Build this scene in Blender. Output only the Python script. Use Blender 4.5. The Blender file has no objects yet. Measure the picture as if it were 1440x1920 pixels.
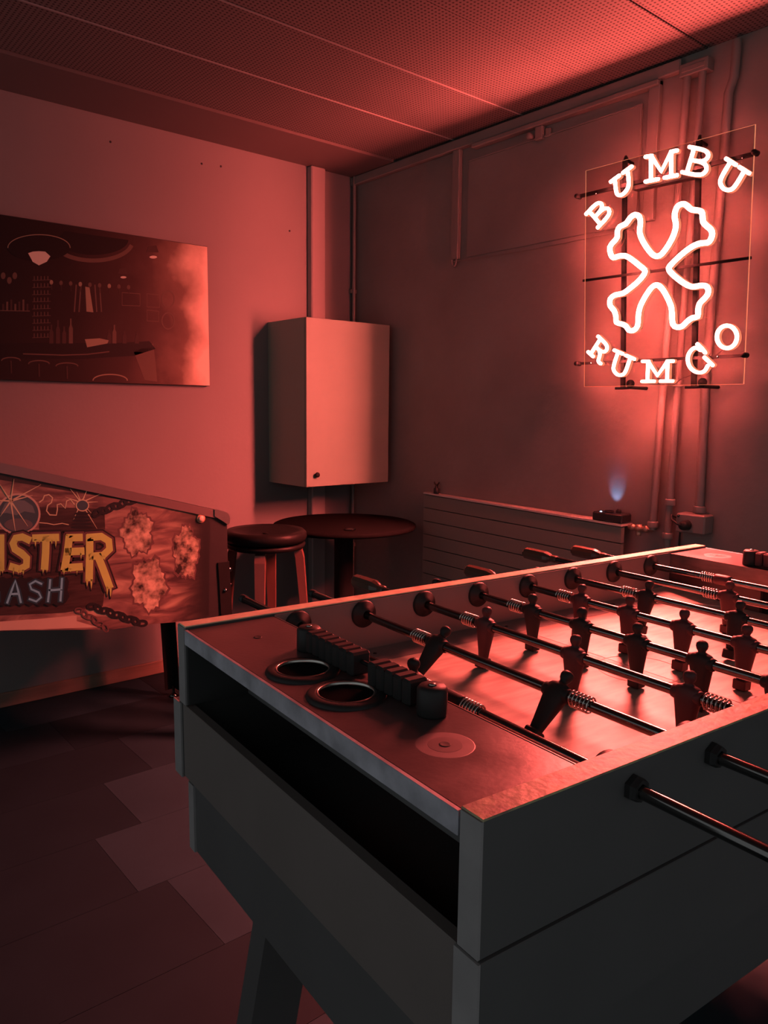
import bpy, math, random
from mathutils import Vector, Matrix
random.seed(7)
PI = math.pi
C = bpy.context.scene.collection
sc = bpy.context.scene

# ------------------------------------------------------------------ camera, world, exposure
HEAD, PITCH, ROLL, FPX, CAMZ = math.radians(50.1), math.radians(7.56), math.radians(0.62), 1450.0, 1.275
_F = Vector((math.cos(HEAD)*math.cos(PITCH), math.sin(HEAD)*math.cos(PITCH), -math.sin(PITCH)))
_R0 = Vector((math.sin(HEAD), -math.cos(HEAD), 0)); _U0 = _R0.cross(_F)
_R = math.cos(ROLL)*_R0 + math.sin(ROLL)*_U0; _U = -math.sin(ROLL)*_R0 + math.cos(ROLL)*_U0
CP = Vector((0, 0, CAMZ))
cam_d = bpy.data.cameras.new('camera'); cam = bpy.data.objects.new('camera', cam_d); C.objects.link(cam)
cam.matrix_world = Matrix(((_R.x, _U.x, -_F.x, 0), (_R.y, _U.y, -_F.y, 0), (_R.z, _U.z, -_F.z, CAMZ), (0, 0, 0, 1)))
cam_d.sensor_fit = 'VERTICAL'; cam_d.sensor_height = 24.0; cam_d.lens = FPX/1920*24.0
cam_d.clip_start = 0.02; cam_d.clip_end = 60
sc.camera = cam

w = bpy.data.worlds.new('world'); sc.world = w; w.use_nodes = True
w.node_tree.nodes['Background'].inputs[0].default_value = (0.92, 0.97, 1.0, 1)
w.node_tree.nodes['Background'].inputs[1].default_value = 0.27
sc.view_settings.view_transform = 'Standard'; sc.view_settings.look = 'None'
sc.view_settings.gamma = 1; sc.view_settings.exposure = 0.0; sc.view_settings.use_curve_mapping = False
sc.cycles.max_bounces = 7; sc.cycles.diffuse_bounces = 4; sc.cycles.glossy_bounces = 4
sc.cycles.transparent_max_bounces = 12; sc.cycles.caustics_reflective = False; sc.cycles.caustics_refractive = False
sc.cycles.sample_clamp_indirect = 4.0; sc.cycles.use_light_tree = True

NEON = (1.0, 0.118, 0.095)
NEON_POWER = 790.0    # peak radiance of the tubes, sideways
BACK_POWER = 0.8
LOBE, DOWN, BACKWARD = 0.37, 2.0, 0.24

# ------------------------------------------------------------------ pixel to plane helpers (reading positions off the photograph)
def ray(x, y): return _F + _R*((x-720)/FPX) - _U*((y-960)/FPX)
def aty(x, y, Y): d = ray(x, y); return CP + d*(Y/d.y)
def atx(x, y, X): d = ray(x, y); return CP + d*(X/d.x)
def atz(x, y, Z): d = ray(x, y); return CP + d*((Z-CAMZ)/d.z)

# ------------------------------------------------------------------ materials
MATS = {}
def mat(name, col, rough=0.6, metal=0.0, spec=0.5, var=0.0, vscale=6.0, bump=0.0, bscale=40.0, coat=0.0, col2=None, stretch=(1,1,1), rvar=0.0):
    if name in MATS: return MATS[name]
    m = bpy.data.materials.new(name); m.use_nodes = True; nt = m.node_tree; b = nt.nodes['Principled BSDF']
    b.inputs['Base Color'].default_value = (*col, 1); b.inputs['Roughness'].default_value = rough
    b.inputs['Metallic'].default_value = metal; b.inputs['Specular IOR Level'].default_value = spec
    b.inputs['Coat Weight'].default_value = coat; b.inputs['Coat Roughness'].default_value = 0.15
    tc = nt.nodes.new('ShaderNodeTexCoord'); mp = nt.nodes.new('ShaderNodeMapping'); mp.inputs['Scale'].default_value = stretch
    nt.links.new(tc.outputs['Object'], mp.inputs[0])
    if var > 0 or col2:
        n = nt.nodes.new('ShaderNodeTexNoise'); n.inputs['Scale'].default_value = vscale; n.inputs['Detail'].default_value = 5
        nt.links.new(mp.outputs[0], n.inputs['Vector'])
        r = nt.nodes.new('ShaderNodeValToRGB'); r.color_ramp.elements[0].position = 0.35; r.color_ramp.elements[1].position = 0.68
        c2 = col2 if col2 else tuple(c*(1-var) for c in col)
        r.color_ramp.elements[0].color = (*c2, 1); r.color_ramp.elements[1].color = (*col, 1)
        nt.links.new(n.outputs['Fac'], r.inputs[0]); nt.links.new(r.outputs[0], b.inputs['Base Color'])
        if rvar > 0:
            mr = nt.nodes.new('ShaderNodeMapRange'); mr.inputs['To Min'].default_value = rough-rvar; mr.inputs['To Max'].default_value = rough+rvar
            nt.links.new(n.outputs['Fac'], mr.inputs['Value']); nt.links.new(mr.outputs[0], b.inputs['Roughness'])
    if bump > 0:
        n2 = nt.nodes.new('ShaderNodeTexNoise'); n2.inputs['Scale'].default_value = bscale; n2.inputs['Detail'].default_value = 4
        nt.links.new(mp.outputs[0], n2.inputs['Vector'])
        bp = nt.nodes.new('ShaderNodeBump'); bp.inputs['Strength'].default_value = bump; bp.inputs['Distance'].default_value = 0.01
        nt.links.new(n2.outputs['Fac'], bp.inputs['Height']); nt.links.new(bp.outputs[0], b.inputs['Normal'])
    MATS[name] = m; return m
def emis(name, col, power):
    m = bpy.data.materials.new(name); m.use_nodes = True; nt = m.node_tree; nt.nodes.clear()
    e = nt.nodes.new('ShaderNodeEmission'); e.inputs[0].default_value = (*col, 1); e.inputs[1].default_value = power
    o = nt.nodes.new('ShaderNodeOutputMaterial'); nt.links.new(e.outputs[0], o.inputs[0]); return m

M_wall = mat('left_wall_paint', (0.20, 0.195, 0.19), 0.62, var=0.10, vscale=1.6, bump=0.06, bscale=55)
M_wallr = mat('right_wall_paint', (0.25, 0.225, 0.205), 0.55, var=0.22, vscale=2.3, bump=0.35, bscale=16)
M_trim = mat('painted_trim', (0.28, 0.26, 0.25), 0.5, bump=0.05)
M_wood_trim = mat('wood_baseboard', (0.30, 0.19, 0.14), 0.45, var=0.3, vscale=9, stretch=(0.3, 3, 3))
M_floor = mat('floor_vinyl', (0.036, 0.032, 0.036), 0.42, var=0.35, vscale=3.0, bump=0.02, rvar=0.08)
M_pipe = mat('painted_pipe', (0.22, 0.19, 0.175), 0.42, bump=0.05)
M_white = mat('white_laminate', (0.18, 0.225, 0.185), 0.45, var=0.05)
M_black = mat('black_laminate', (0.085, 0.085, 0.085), 0.6, var=0.1)
M_blackpl = mat('black_plastic', (0.025, 0.025, 0.025), 0.5, spec=0.3)
M_blackmat = mat('black_metal', (0.012, 0.012, 0.012), 0.6, spec=0.12)
M_chrome = mat('chrome', (0.19, 0.185, 0.18), 0.15, metal=1.0)
M_spring = mat('spring_steel', (0.55, 0.52, 0.48), 0.25, metal=1.0)
M_alu = mat('scuffed_aluminium', (0.52, 0.52, 0.58), 0.5, metal=0.3, var=0.4, vscale=22, bump=0.05, bscale=90, rvar=0.08)
M_edge = mat('grey_edging', (0.29, 0.28, 0.28), 0.5, var=0.2, vscale=12)
M_panel = mat('brown_laminate', (0.15, 0.13, 0.12), 0.5, var=0.1)
M_shelf = mat('maroon_shelf', (0.11, 0.072, 0.072), 0.33, var=0.35, vscale=14, bump=0.03, bscale=120, rvar=0.1)
M_cap = mat('lit_worn_rail_top', (0.85, 0.85, 0.55), 0.32, spec=0.8, var=0.5, vscale=38, col2=(0.62, 0.55, 0.38), bump=0.05, bscale=70)  # far cap: worn mottling, lightened so its stronger light is in the colour
M_capdim = mat('dim_worn_rail_top', (0.46, 0.42, 0.22), 0.45, spec=0.4, vscale=45, col2=(0.25, 0.17, 0.13), bump=0.12, bscale=80)  # near cap: worn mottling, darkened so its weaker light is in the colour
M_inner = mat('inner_wall_laminate', (0.24, 0.21, 0.20), 0.45, var=0.1)
M_field = mat('playfield_laminate', (0.66, 0.60, 0.49), 0.45, col2=(0.50, 0.40, 0.34), vscale=11, stretch=(1, 5, 1), bump=0.04, bscale=60)
M_red = mat('red_plastic', (0.085, 0.035, 0.037), 0.5, spec=0.35)
M_manblk = mat('black_man_plastic', (0.024, 0.024, 0.024), 0.55, spec=0.3)
M_grip = mat('brown_grip', (0.10, 0.055, 0.04), 0.25)
M_leather = mat('black_leather', (0.010, 0.010, 0.010), 0.42, spec=0.12, bump=0.08, bscale=30)
M_wood = mat('reddish_wood', (0.17, 0.075, 0.06), 0.4, var=0.3, vscale=12, stretch=(1, 1, 0.2))
M_darkwood = mat('dark_table_top', (0.008, 0.008, 0.008), 0.85, spec=0.0)
M_rubber = mat('rubber', (0.02, 0.02, 0.02), 0.7)
M_silicone = mat('white_silicone', (0.5, 0.45, 0.4), 0.5)
M_copper = mat('copper_fitting', (0.55, 0.33, 0.25), 0.35, metal=0.6)

def tube_light():
    # direction profile of the LED tubes, shaped to steer the room light (same for every ray): most light leaves close to the sign plane, less straight ahead, little backwards
    m = bpy.data.materials.new('neon_tube_glow'); m.use_nodes = True; nt = m.node_tree; nt.nodes.clear()
    g = nt.nodes.new('ShaderNodeNewGeometry'); sp = nt.nodes.new('ShaderNodeSeparateXYZ'); nt.links.new(g.outputs['Incoming'], sp.inputs[0])
    def mt(op, a, b=None):
        n = nt.nodes.new('ShaderNodeMath'); n.operation = op
        for i, v in enumerate((a, b)):
            if v is None: continue
            if isinstance(v, (int, float)): n.inputs[i].default_value = v
            else: nt.links.new(v, n.inputs[i])
        return n.outputs[0]
    s = mt('MULTIPLY', sp.outputs[0], -1.0)
    sf = mt('MAXIMUM', s, 0.0)
    lobe = mt('DIVIDE', 1.0, mt('ADD', 1.0, mt('POWER', mt('DIVIDE', sf, LOBE), 3.0)))
    down = mt('MULTIPLY', mt('POWER', mt('MAXIMUM', mt('MULTIPLY', sp.outputs[2], -1.0), 0.0), 1.5), DOWN)
    bk = nt.nodes.new('ShaderNodeMapRange'); bk.interpolation_type = 'SMOOTHSTEP'; bk.inputs['From Min'].default_value = 0.2; bk.inputs['From Max'].default_value = 0.8
    bk.inputs['To Min'].default_value = BACKWARD; bk.inputs['To Max'].default_value = 0.9; nt.links.new(sp.outputs[0], bk.inputs['Value'])
    fr = nt.nodes.new('ShaderNodeMapRange'); fr.interpolation_type = 'SMOOTHSTEP'; fr.inputs['From Min'].default_value = -0.02; fr.inputs['From Max'].default_value = 0.03; nt.links.new(mt('MULTIPLY', bk.outputs[0], mt('MAXIMUM', mt('ADD', 1.0, mt('MULTIPLY', sp.outputs[1], 1.2)), 0.12)), fr.inputs['To Min'])
    nt.links.new(s, fr.inputs['Value'])
    up = mt('SUBTRACT', 1.0, mt('MULTIPLY', mt('POWER', mt('MAXIMUM', sp.outputs[2], 0.0), 4.0), 0.85))
    tot = mt('MULTIPLY', mt('ADD', mt('MULTIPLY', lobe, up), down), fr.outputs[0])
    e = nt.nodes.new('ShaderNodeEmission'); e.inputs[0].default_value = (*NEON, 1); nt.links.new(mt('MULTIPLY', tot, NEON_POWER), e.inputs[1])
    o = nt.nodes.new('ShaderNodeOutputMaterial'); nt.links.new(e.outputs[0], o.inputs[0]); return m
M_neon = tube_light()
M_side = emis('neon_side_glow', (1.0, 0.30, 0.16), BACK_POWER)
M_led = emis('blue_led', (0.35, 0.7, 1.0), 6.0)

# clear acrylic: made to swallow grazing tube light, the rest passes straight through
M_acr = bpy.data.materials.new('clear_acrylic'); M_acr.use_nodes = True
nt = M_acr.node_tree; nt.nodes.clear()
fr = nt.nodes.new('ShaderNodeLayerWeight'); fr.inputs[0].default_value = 0.42   # blocks more and more towards grazing
tr = nt.nodes.new('ShaderNodeBsdfTransparent'); tr.inputs[0].default_value = (0.97, 0.97, 0.97, 1)
gl = nt.nodes.new('ShaderNodeBsdfGlossy'); gl.inputs['Roughness'].default_value = 0.03; gl.inputs['Color'].default_value = (0.012, 0.012, 0.012, 1)
mx = nt.nodes.new('ShaderNodeMixShader'); oo = nt.nodes.new('ShaderNodeOutputMaterial')
nt.links.new(fr.outputs['Facing'], mx.inputs[0]); nt.links.new(tr.outputs[0], mx.inputs[1]); nt.links.new(gl.outputs[0], mx.inputs[2]); nt.links.new(mx.outputs[0], oo.inputs[0])
# edge of the acrylic sheet: own emission put in for the tube light leaving here
M_acredge = emis('acrylic_edge_glow', (1.0, 0.34, 0.17), 0.75)

# perforated ceiling board
def perforated():
    m = bpy.data.materials.new('perforated_board'); m.use_nodes = True; nt = m.node_tree; b = nt.nodes['Principled BSDF']
    b.inputs['Roughness'].default_value = 0.7
    tc = nt.nodes.new('ShaderNodeTexCoord')
    sp = nt.nodes.new('ShaderNodeSeparateXYZ'); nt.links.new(tc.outputs['Object'], sp.inputs[0])
    def mth(op, a, b_=None, c=None):
        n = nt.nodes.new('ShaderNodeMath'); n.operation = op
        for i, v in enumerate((a, b_, c)):
            if v is None: continue
            if isinstance(v, (int, float)): n.inputs[i].default_value = v
            else: nt.links.new(v, n.inputs[i])
        return n.outputs[0]
    P = 0.0155
    fx = mth('SUBTRACT', mth('FRACT', mth('DIVIDE', sp.outputs[0], P)), 0.5)
    fy = mth('SUBTRACT', mth('FRACT', mth('DIVIDE', sp.outputs[1], P)), 0.5)
    d = mth('SQRT', mth('ADD', mth('MULTIPLY', fx, fx), mth('MULTIPLY', fy, fy)))
    k = mth('LESS_THAN', d, 0.25)
    n = nt.nodes.new('ShaderNodeTexNoise'); n.inputs['Scale'].default_value = 2.0; nt.links.new(tc.outputs['Object'], n.inputs['Vector'])
    r = nt.nodes.new('ShaderNodeValToRGB'); r.color_ramp.elements[0].color = (0.13, 0.11, 0.105, 1); r.color_ramp.elements[1].color = (0.17, 0.145, 0.14, 1)
    nt.links.new(n.outputs['Fac'], r.inputs[0])
    mix = nt.nodes.new('ShaderNodeMix'); mix.data_type = 'RGBA'; nt.links.new(k, mix.inputs['Factor'])
    nt.links.new(r.outputs[0], mix.inputs['A']); mix.inputs['B'].default_value = (0.015, 0.012, 0.012, 1)
    nt.links.new(mix.outputs['Result'], b.inputs['Base Color'])
    return m
M_perf = perforated()
M_plainceil = mat('plain_ceiling_board', (0.13, 0.11, 0.105), 0.6, var=0.08, vscale=2)

# ------------------------------------------------------------------ mesh helpers
class MB:
    def __init__(s): s.v = []; s.f = []; s.sm = []
    def add(s, vs, fs, smooth=False):
        o = len(s.v); s.v += [tuple(v) for v in vs]; s.f += [tuple(i+o for i in f) for f in fs]; s.sm += [smooth]*len(fs); return s
    def hexa(s, p):      # 8 points: bottom 4 (ccw) then top 4
        return s.add(p, [(3,2,1,0),(4,5,6,7),(0,1,5,4),(1,2,6,5),(2,3,7,6),(3,0,4,7)])
    def box(s, x0, x1, y0, y1, z0, z1, c=0.0):
        if c <= 0:
            return s.hexa([(x0,y0,z0),(x1,y0,z0),(x1,y1,z0),(x0,y1,z0),(x0,y0,z1),(x1,y0,z1),(x1,y1,z1),(x0,y1,z1)])
        def ring(z, i): return [(x0+i+(0 if i else c),y0+i,z),(x1-i-(0 if i else c),y0+i,z),(x1-i,y0+i+(0 if i else c),z),(x1-i,y1-i-(0 if i else c),z),(x1-i-(0 if i else c),y1-i,z),(x0+i+(0 if i else c),y1-i,z),(x0+i,y1-i-(0 if i else c),z),(x0+i,y0+i+(0 if i else c),z)]
        def ringc(z, i):
            a, b_, e, g = x0+i, x1-i, y0+i, y1-i
            return [(a+c-i*0.999,e,z),(b_-c+i*0.999,e,z),(b_,e+c-i*0.999,z),(b_,g-c+i*0.999,z),(b_-c+i*0.999,g,z),(a+c-i*0.999,g,z),(a,g-c+i*0.999,z),(a,e+c-i*0.999,z)]
        rs = [ringc(z0, c), ringc(z0+c, 0), ringc(z1-c, 0), ringc(z1, c)]
        vs = [p for r in rs for p in r]; fs = []
        for k in range(3):
            for i in range(8):
                j = (i+1) % 8; fs.append((k*8+i, k*8+j, k*8+8+j, k*8+8+i))
        fs.append(tuple(range(7, -1, -1))); fs.append(tuple(range(24, 32)))
        return s.add(vs, fs)
    def tube(s, pts, r, n=12, cap=True, smooth=True):
        pts = [Vector(p) for p in pts]; N = len(pts)
        rr = r if isinstance(r, (list, tuple)) else [r]*N
        vs = []; fs = []; up = None
        for i, p in enumerate(pts):
            t = (pts[min(i+1, N-1)]-pts[max(i-1, 0)])
            if t.length < 1e-9: t = Vector((0, 0, 1))
            t.normalize()
            if up is None: up = t.orthogonal().normalized()
            up = (up - t*up.dot(t));
            if up.length < 1e-6: up = t.orthogonal()
            up.normalize(); sd = t.cross(up)
            for k in range(n):
                a = 2*PI*k/n; vs.append(p + (up*math.cos(a)+sd*math.sin(a))*rr[i])
        for i in range(N-1):
            for k in range(n):
                j = (k+1) % n; fs.append((i*n+k, i*n+j, i*n+n+j, i*n+n+k))
        s.add(vs, fs, smooth)
        if cap:
            s.add([vs[k] for k in range(n)], [tuple(range(n-1, -1, -1))]); s.add([vs[(N-1)*n+k] for k in range(n)], [tuple(range(n))])
        return s
    def lathe(s, prof, c, axis='z', n=24, smooth=True):
        vs = []; fs = []
        for (r, h) in prof:
            for k in range(n):
                a = 2*PI*k/n
                if axis == 'z': vs.append((c[0]+r*math.cos(a), c[1]+r*math.sin(a), c[2]+h))
                elif axis == 'y': vs.append((c[0]+r*math.sin(a), c[1]+h, c[2]+r*math.cos(a)))
                else: vs.append((c[0]+h, c[1]+r*math.cos(a), c[2]+r*math.sin(a)))
        for i in range(len(prof)-1):
            for k in range(n):
                j = (k+1) % n; fs.append((i*n+k, i*n+j, i*n+n+j, i*n+n+k))
        return s.add(vs, fs, smooth)
    def build(s, name, m, parent=None, **props):
        me = bpy.data.meshes.new(name); me.from_pydata(s.v, [], s.f); me.materials.append(m)
        for p, sm in zip(me.polygons, s.sm): p.use_smooth = sm
        me.update()
        o = bpy.data.objects.new(name, me); C.objects.link(o)
        if parent: o.parent = parent
        for k, v in props.items(): o[k] = v
        return o
def thing(name, label, cat, loc=(0, 0, 0), rz=0.0, group=None):
    o = bpy.data.objects.new(name, None); C.objects.link(o); o.location = loc; o.rotation_euler = (0, 0, rz); o.empty_display_size = 0.1
    o['label'] = label; o['category'] = cat
    if group: o['group'] = group
    return o
def structure(o, label=None):
    o['kind'] = 'structure'
    if label: o['label'] = label
    return o
def off(mb, loc):
    mb.v = [(v[0]-loc[0], v[1]-loc[1], v[2]-loc[2]) for v in mb.v]; return mb

# ------------------------------------------------------------------ room
WY, WX, CZ = 3.46, 2.662, 2.515
XN, YN = -1.3, -1.6
fl = structure(MB().box(XN, WX+0.1, YN, WY+0.1, -0.1, -0.003).build('floor', mat('floor_joint', (0.012, 0.010, 0.011), 0.7)), 'dark floor of large tiles in slightly different shades')
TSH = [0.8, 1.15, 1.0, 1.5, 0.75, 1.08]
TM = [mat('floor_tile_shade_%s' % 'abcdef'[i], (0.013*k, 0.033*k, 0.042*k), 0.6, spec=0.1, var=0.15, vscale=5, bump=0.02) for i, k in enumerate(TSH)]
yy = 1.868-0.3255*11; row = 0; rt = random.Random(4)
while yy < WY:
    y1 = min(yy+0.3255, WY)
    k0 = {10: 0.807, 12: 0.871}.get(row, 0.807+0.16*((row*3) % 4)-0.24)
    xx = k0-0.651*4; col = 0
    while xx < WX:
        x0_, x1_ = max(xx, XN), min(xx+0.651, WX)
        if x1_-x0_ > 0.01 and y1 > YN:
            ti = rt.randrange(6)
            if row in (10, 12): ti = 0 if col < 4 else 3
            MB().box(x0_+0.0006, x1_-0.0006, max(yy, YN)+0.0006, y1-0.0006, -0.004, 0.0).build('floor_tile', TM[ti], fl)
        xx += 0.651; col += 1
    yy = y1 if y1 < WY else WY+1; row += 1

wl = structure(MB().box(XN, WX+0.1, WY, WY+0.1, 0, CZ+0.06).build('wall_left', M_wall), 'smooth plastered wall behind the pinball machine')
for (x, y) in ((207, 266), (378, 307), (414, 312), (543, 433)):
    p = aty(x, y, WY)
    MB().lathe([(0.0, -0.0035), (0.004, -0.0035), (0.005, -0.001), (0.005, 0.0)], p, 'y', 10).build('screw_hole', M_rubber, wl)
wr = structure(MB().box(WX, WX+0.1, YN, WY, 0, CZ+0.06).build('wall_right', M_wallr), 'rough painted wall behind the neon sign')
ce = structure(MB().box(XN, WX, YN, WY, CZ+0.02, CZ+0.06).build('ceiling', M_plainceil), 'low ceiling of long perforated boards')
y = 3.105; edges = [WY-0.002, 3.105]
while y > YN: y -= 0.4075; edges.append(max(y, YN))
for i in range(len(edges)-1):
    y1, y0 = edges[i], edges[i+1]
    dz = 0.010 if i == 0 else (0.0 if i % 2 else 0.0015)
    MB().box(XN, WX-0.003, y0+0.0025, y1-0.0025, CZ-dz, CZ+0.015).build('ceiling_panel', M_plainceil if i == 0 else M_perf, ce)
# thin bright metal lips along two of the seams
for k in (2, 3):
    MB().box(XN, WX-0.01, edges[k]-0.003, edges[k]+0.003, CZ-0.005, CZ-0.0015).build('seam_strip', M_trim, ce)
structure(MB().box(XN, WX, WY-0.014, WY, 0, 0.063, 0.003).build('baseboard_left', M_wood_trim), 'low wooden baseboard under the pinball machine')
structure(MB().box(WX-0.014, WX, YN, WY-0.014, 0, 0.063, 0.003).build('baseboard_right', M_wood_trim))
# box casing in the corner and the pipe beside it
structure(MB().box(2.352, 2.44, WY-0.045, WY, 0.063, CZ-0.011, 0.006).build('trim_1', M_trim), 'narrow vertical casing standing just off the room corner')
# cornice under the ceiling of the right wall
structure(MB().box(WX-0.03, WX, 1.56, WY-0.0, CZ-0.055, CZ-0.012, 0.004).build('trim_2', M_wallr), 'painted cornice strip along the right wall')
t = thing('corner_pipe', 'thin painted pipe running up the corner behind the wall cabinet', 'pipe', (2.638, 3.43, 0.0))
MB().tube([(0, 0, 0.0), (0, 0, CZ-0.012)], 0.009, 12).build('pipe_run', M_pipe, t)
for z in (0.5, 1.9): MB().box(-0.014, 0.023, 0.002, 0.0295, z, z+0.02, 0.002).build('pipe_clip', M_pipe, t)

# blocked window high on the right wall
def wbox(x0, x1, pa, pb, c=0.0): return MB().box(x0, x1, min(pa[0], pb[0]), max(pa[0], pb[0]), min(pa[1], pb[1]), max(pa[1], pb[1]), c)
win = structure(bpy.data.objects.new('window_1', None), 'painted-over transom window high on the right wall'); C.objects.link(win); win.location = (WX, 2.15, 2.2)
def wpart(name, x0, x1, y0, y1, z0, z1, m, c=0.003):
    return off(MB().box(x0, x1, y0, y1, z0, z1, c), win.location).build(name, m, win)
wpart('window_frame', WX-0.024, WX, 2.645, 2.690, 1.975, 2.46, M_wallr)
wpart('window_frame', WX-0.024, WX, 1.640, 1.685, 1.975, 2.46, M_wallr)
wpart('window_head', WX-0.038, WX, 1.640, 2.560, 2.438, 2.458, M_wallr, 0.004)
wpart('window_board', WX-0.008, WX, 1.715, 2.60, 1.975, 2.400, M_wallr, 0.002)
wpart('board_lip', WX-0.014, WX-0.007, 1.715, 2.60, 2.394, 2.400, M_wallr, 0.001)
wpart('board_lip', WX-0.014, WX-0.007, 1.715, 1.722, 1.975, 2.394, M_wallr, 0.001)
la = wpart('window_latch', WX-0.030, WX, 2.165, 2.205, 2.385, 2.440, M_pipe, 0.005)
off(MB().lathe([(0.0, -0.05), (0.011, -0.05), (0.013, -0.044), (0.013, -0.03), (0.008, -0.022), (0.008, 0.0)], (WX, 2.222, 2.405), 'x', 14), win.location).build('latch_knob', M_pipe, la)
wpart('latch_plate', WX-0.018, WX, 2.135, 2.160, 2.39, 2.425, M_pipe, 0.004)
wire = MB().tube([(WX-0.016, 2.672, 1.966), (WX-0.016, 2.2, 1.952), (WX-0.016, 1.70, 1.957)], 0.0022, 8)
off(wire, win.location).build('pull_wire', M_pipe, win)
for yy, zz in ((2.672, 1.966), (1.70, 1.957)):
    pts = [(WX-0.016, yy+0.018*math.sin(a)*0.8, zz+0.022*math.cos(a)) for a in [k*PI/6 for k in range(13)]]
    off(MB().tube(pts, 0.0045, 8), win.location).build('wire_hook', M_pipe, win)

# pipes on the right wall
def wall_pipe(label, pts, r, collars, base=None):
    p0 = pts[0]; t = thing('wall_pipe', label, 'pipe', p0)
    mb = MB().tube([(Vector(p)-Vector(p0)) for p in pts], r, 14); mb.build('pipe_run', M_pipe, t)
    for c in collars:
        c = Vector(c)-Vector(p0)
        MB().lathe([(r*0.9, -0.012), (r*1.45, -0.012), (r*1.5, -0.008), (r*1.5, 0.008), (r*1.4, 0.012), (r*0.9, 0.012)], c, 'z', 16).build('pipe_collar', M_pipe, t)
    return t
px = WX-0.030
wall_pipe('wall pipe nearest the radiator, ending in a collar by its valve', [(px, 1.566, 0.835), (px, 1.556, 1.35), (px, 1.531, 2.43)], 0.0135, [(px, 1.566, 0.855)])
wall_pipe('middle wall pipe passing behind the sign down to the floor', [(px, 1.508, 0.0), (px, 1.503, 0.80), (px, 1.497, 1.45), (px, 1.474, 2.45)], 0.0125, [(px, 1.500, 0.946), (px, 1.497, 1.38), (px, 1.503, 0.82)])
wall_pipe('wall pipe with a kink near its top, running down into the small socket box', [(WX-0.018, 1.392, 0.915), (WX-0.018, 1.400, 1.41), (WX-0.018, 1.384, 2.34), (WX-0.018, 1.368, 2.385), (WX-0.018, 1.366, 2.50)], 0.015, [(WX-0.018, 1.392, 0.93)])
t = thing('junction_duct', 'short boxed duct joining the pipe tops under the ceiling', 'duct', (WX-0.04, 1.48, 2.43))
MB().box(-0.006, 0.04, -0.03, 0.075, 0.0, 0.042, 0.003).build('duct_body', M_wallr, t); MB().box(-0.008, 0.0, -0.02, 0.065, 0.012, 0.030, 0.002).build('duct_cover', M_pipe, t)
# socket box with plug
t = thing('socket_box', 'small surface socket box with a black plug in it, right of the radiator', 'socket', (WX, 1.40, 0.845))
MB().box(-0.065, 0, -0.055, 0.055, 0.0, 0.07, 0.005).build('socket_body', M_pipe, t)
MB().lathe([(0.0, -0.100), (0.014, -0.100), (0.017, -0.090), (0.019, -0.0655), (0.0, -0.0655)], (0, 0.01, 0.03), 'x', 14).build('plug', M_blackpl, t)
MB().tube([(-0.095, 0.01, 0.03), (-0.11, 0.02, 0.035), (-0.11, 0.045, 0.05), (-0.085, 0.06, 0.062), (-0.045, 0.062, 0.05), (-0.01, 0.065, 0.0), (-0.006, 0.07, -0.3), (-0.006, 0.07, -0.84)], 0.0035, 8).build('plug_cable', M_blackpl, t)
MB().lathe([(0.0, -0.0695), (0.004, -0.069), (0.006, -0.0655), (0.0, -0.0655)], (0, 0.045, 0.06), 'x', 10).build('box_screw', M_chrome, t)

# ------------------------------------------------------------------ radiator
ra = (2.632, 2.838, 0.865); rb = (2.580, 1.665, 0.847); RB = 0.385
t = thing('radiator', 'long flat panel radiator with horizontal slats under the right wall', 'radiator', (2.62, 2.25, 0.0))
def rpt(s, d, z): # s along 0..1, d depth towards the wall
    x = ra[0]+(rb[0]-ra[0])*s; yv = ra[1]+(rb[1]-ra[1])*s
    return (x+d-2.62, yv-2.25, z)
NS = 7
for k in range(NS):
    def zz(s, f):
        top = ra[2]+(rb[2]-ra[2])*s-0.012; return RB+(top-RB)*f
    f0, f1 = k/NS, (k+1)/NS
    g = 0.004
    pts = []
    for (s_, d) in ((0, 0), (1, 0), (1, 0.02), (0, 0.02)): pts.append(rpt(s_, d, zz(s_, f0)+g))
    for (s_, d) in ((0, 0), (1, 0), (1, 0.02), (0, 0.02)): pts.append(rpt(s_, d, zz(s_, f1)-0.0))
    MB().hexa(pts).build('slat', mat('radiator_paint', (0.24, 0.22, 0.19), 0.45), t)
pts = [rpt(s_, d, RB+0.01) for s_, d in ((0.01, 0.018), (0.99, 0.018), (0.99, 0.03), (0.01, 0.03))]+[rpt(s_, d, (ra[2] if s_ < .5 else rb[2])-0.02) for s_, d in ((0.01, 0.018), (0.99, 0.018), (0.99, 0.03), (0.01, 0.03))]
MB().hexa(pts).build('radiator_core', M_rubber, t)
pts = [rpt(s_, d, (ra[2] if s_ < .5 else rb[2])-0.008) for s_, d in ((0, -0.003), (1, -0.003), (1, 0.075), (0, 0.028))]+[rpt(s_, d, (ra[2] if s_ < .5 else rb[2])) for s_, d in ((0, -0.003), (1, -0.003), (1, 0.075), (0, 0.028))]
MB().hexa(pts).build('radiator_top', mat('radiator_top_lit', (0.62, 0.55, 0.5), 0.35), t)  # lighter than the slats: light caught by the top put into its colour
for s_ in (0.1, 0.9):
    p = rpt(s_, 0.0, 0); MB().box(p[0]+0.018, p[0]+(2.66-2.62-p[0]), p[1]-0.015, p[1]+0.015, 0.5, 0.8).build('wall_bracket', M_rubber, t)
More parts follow.
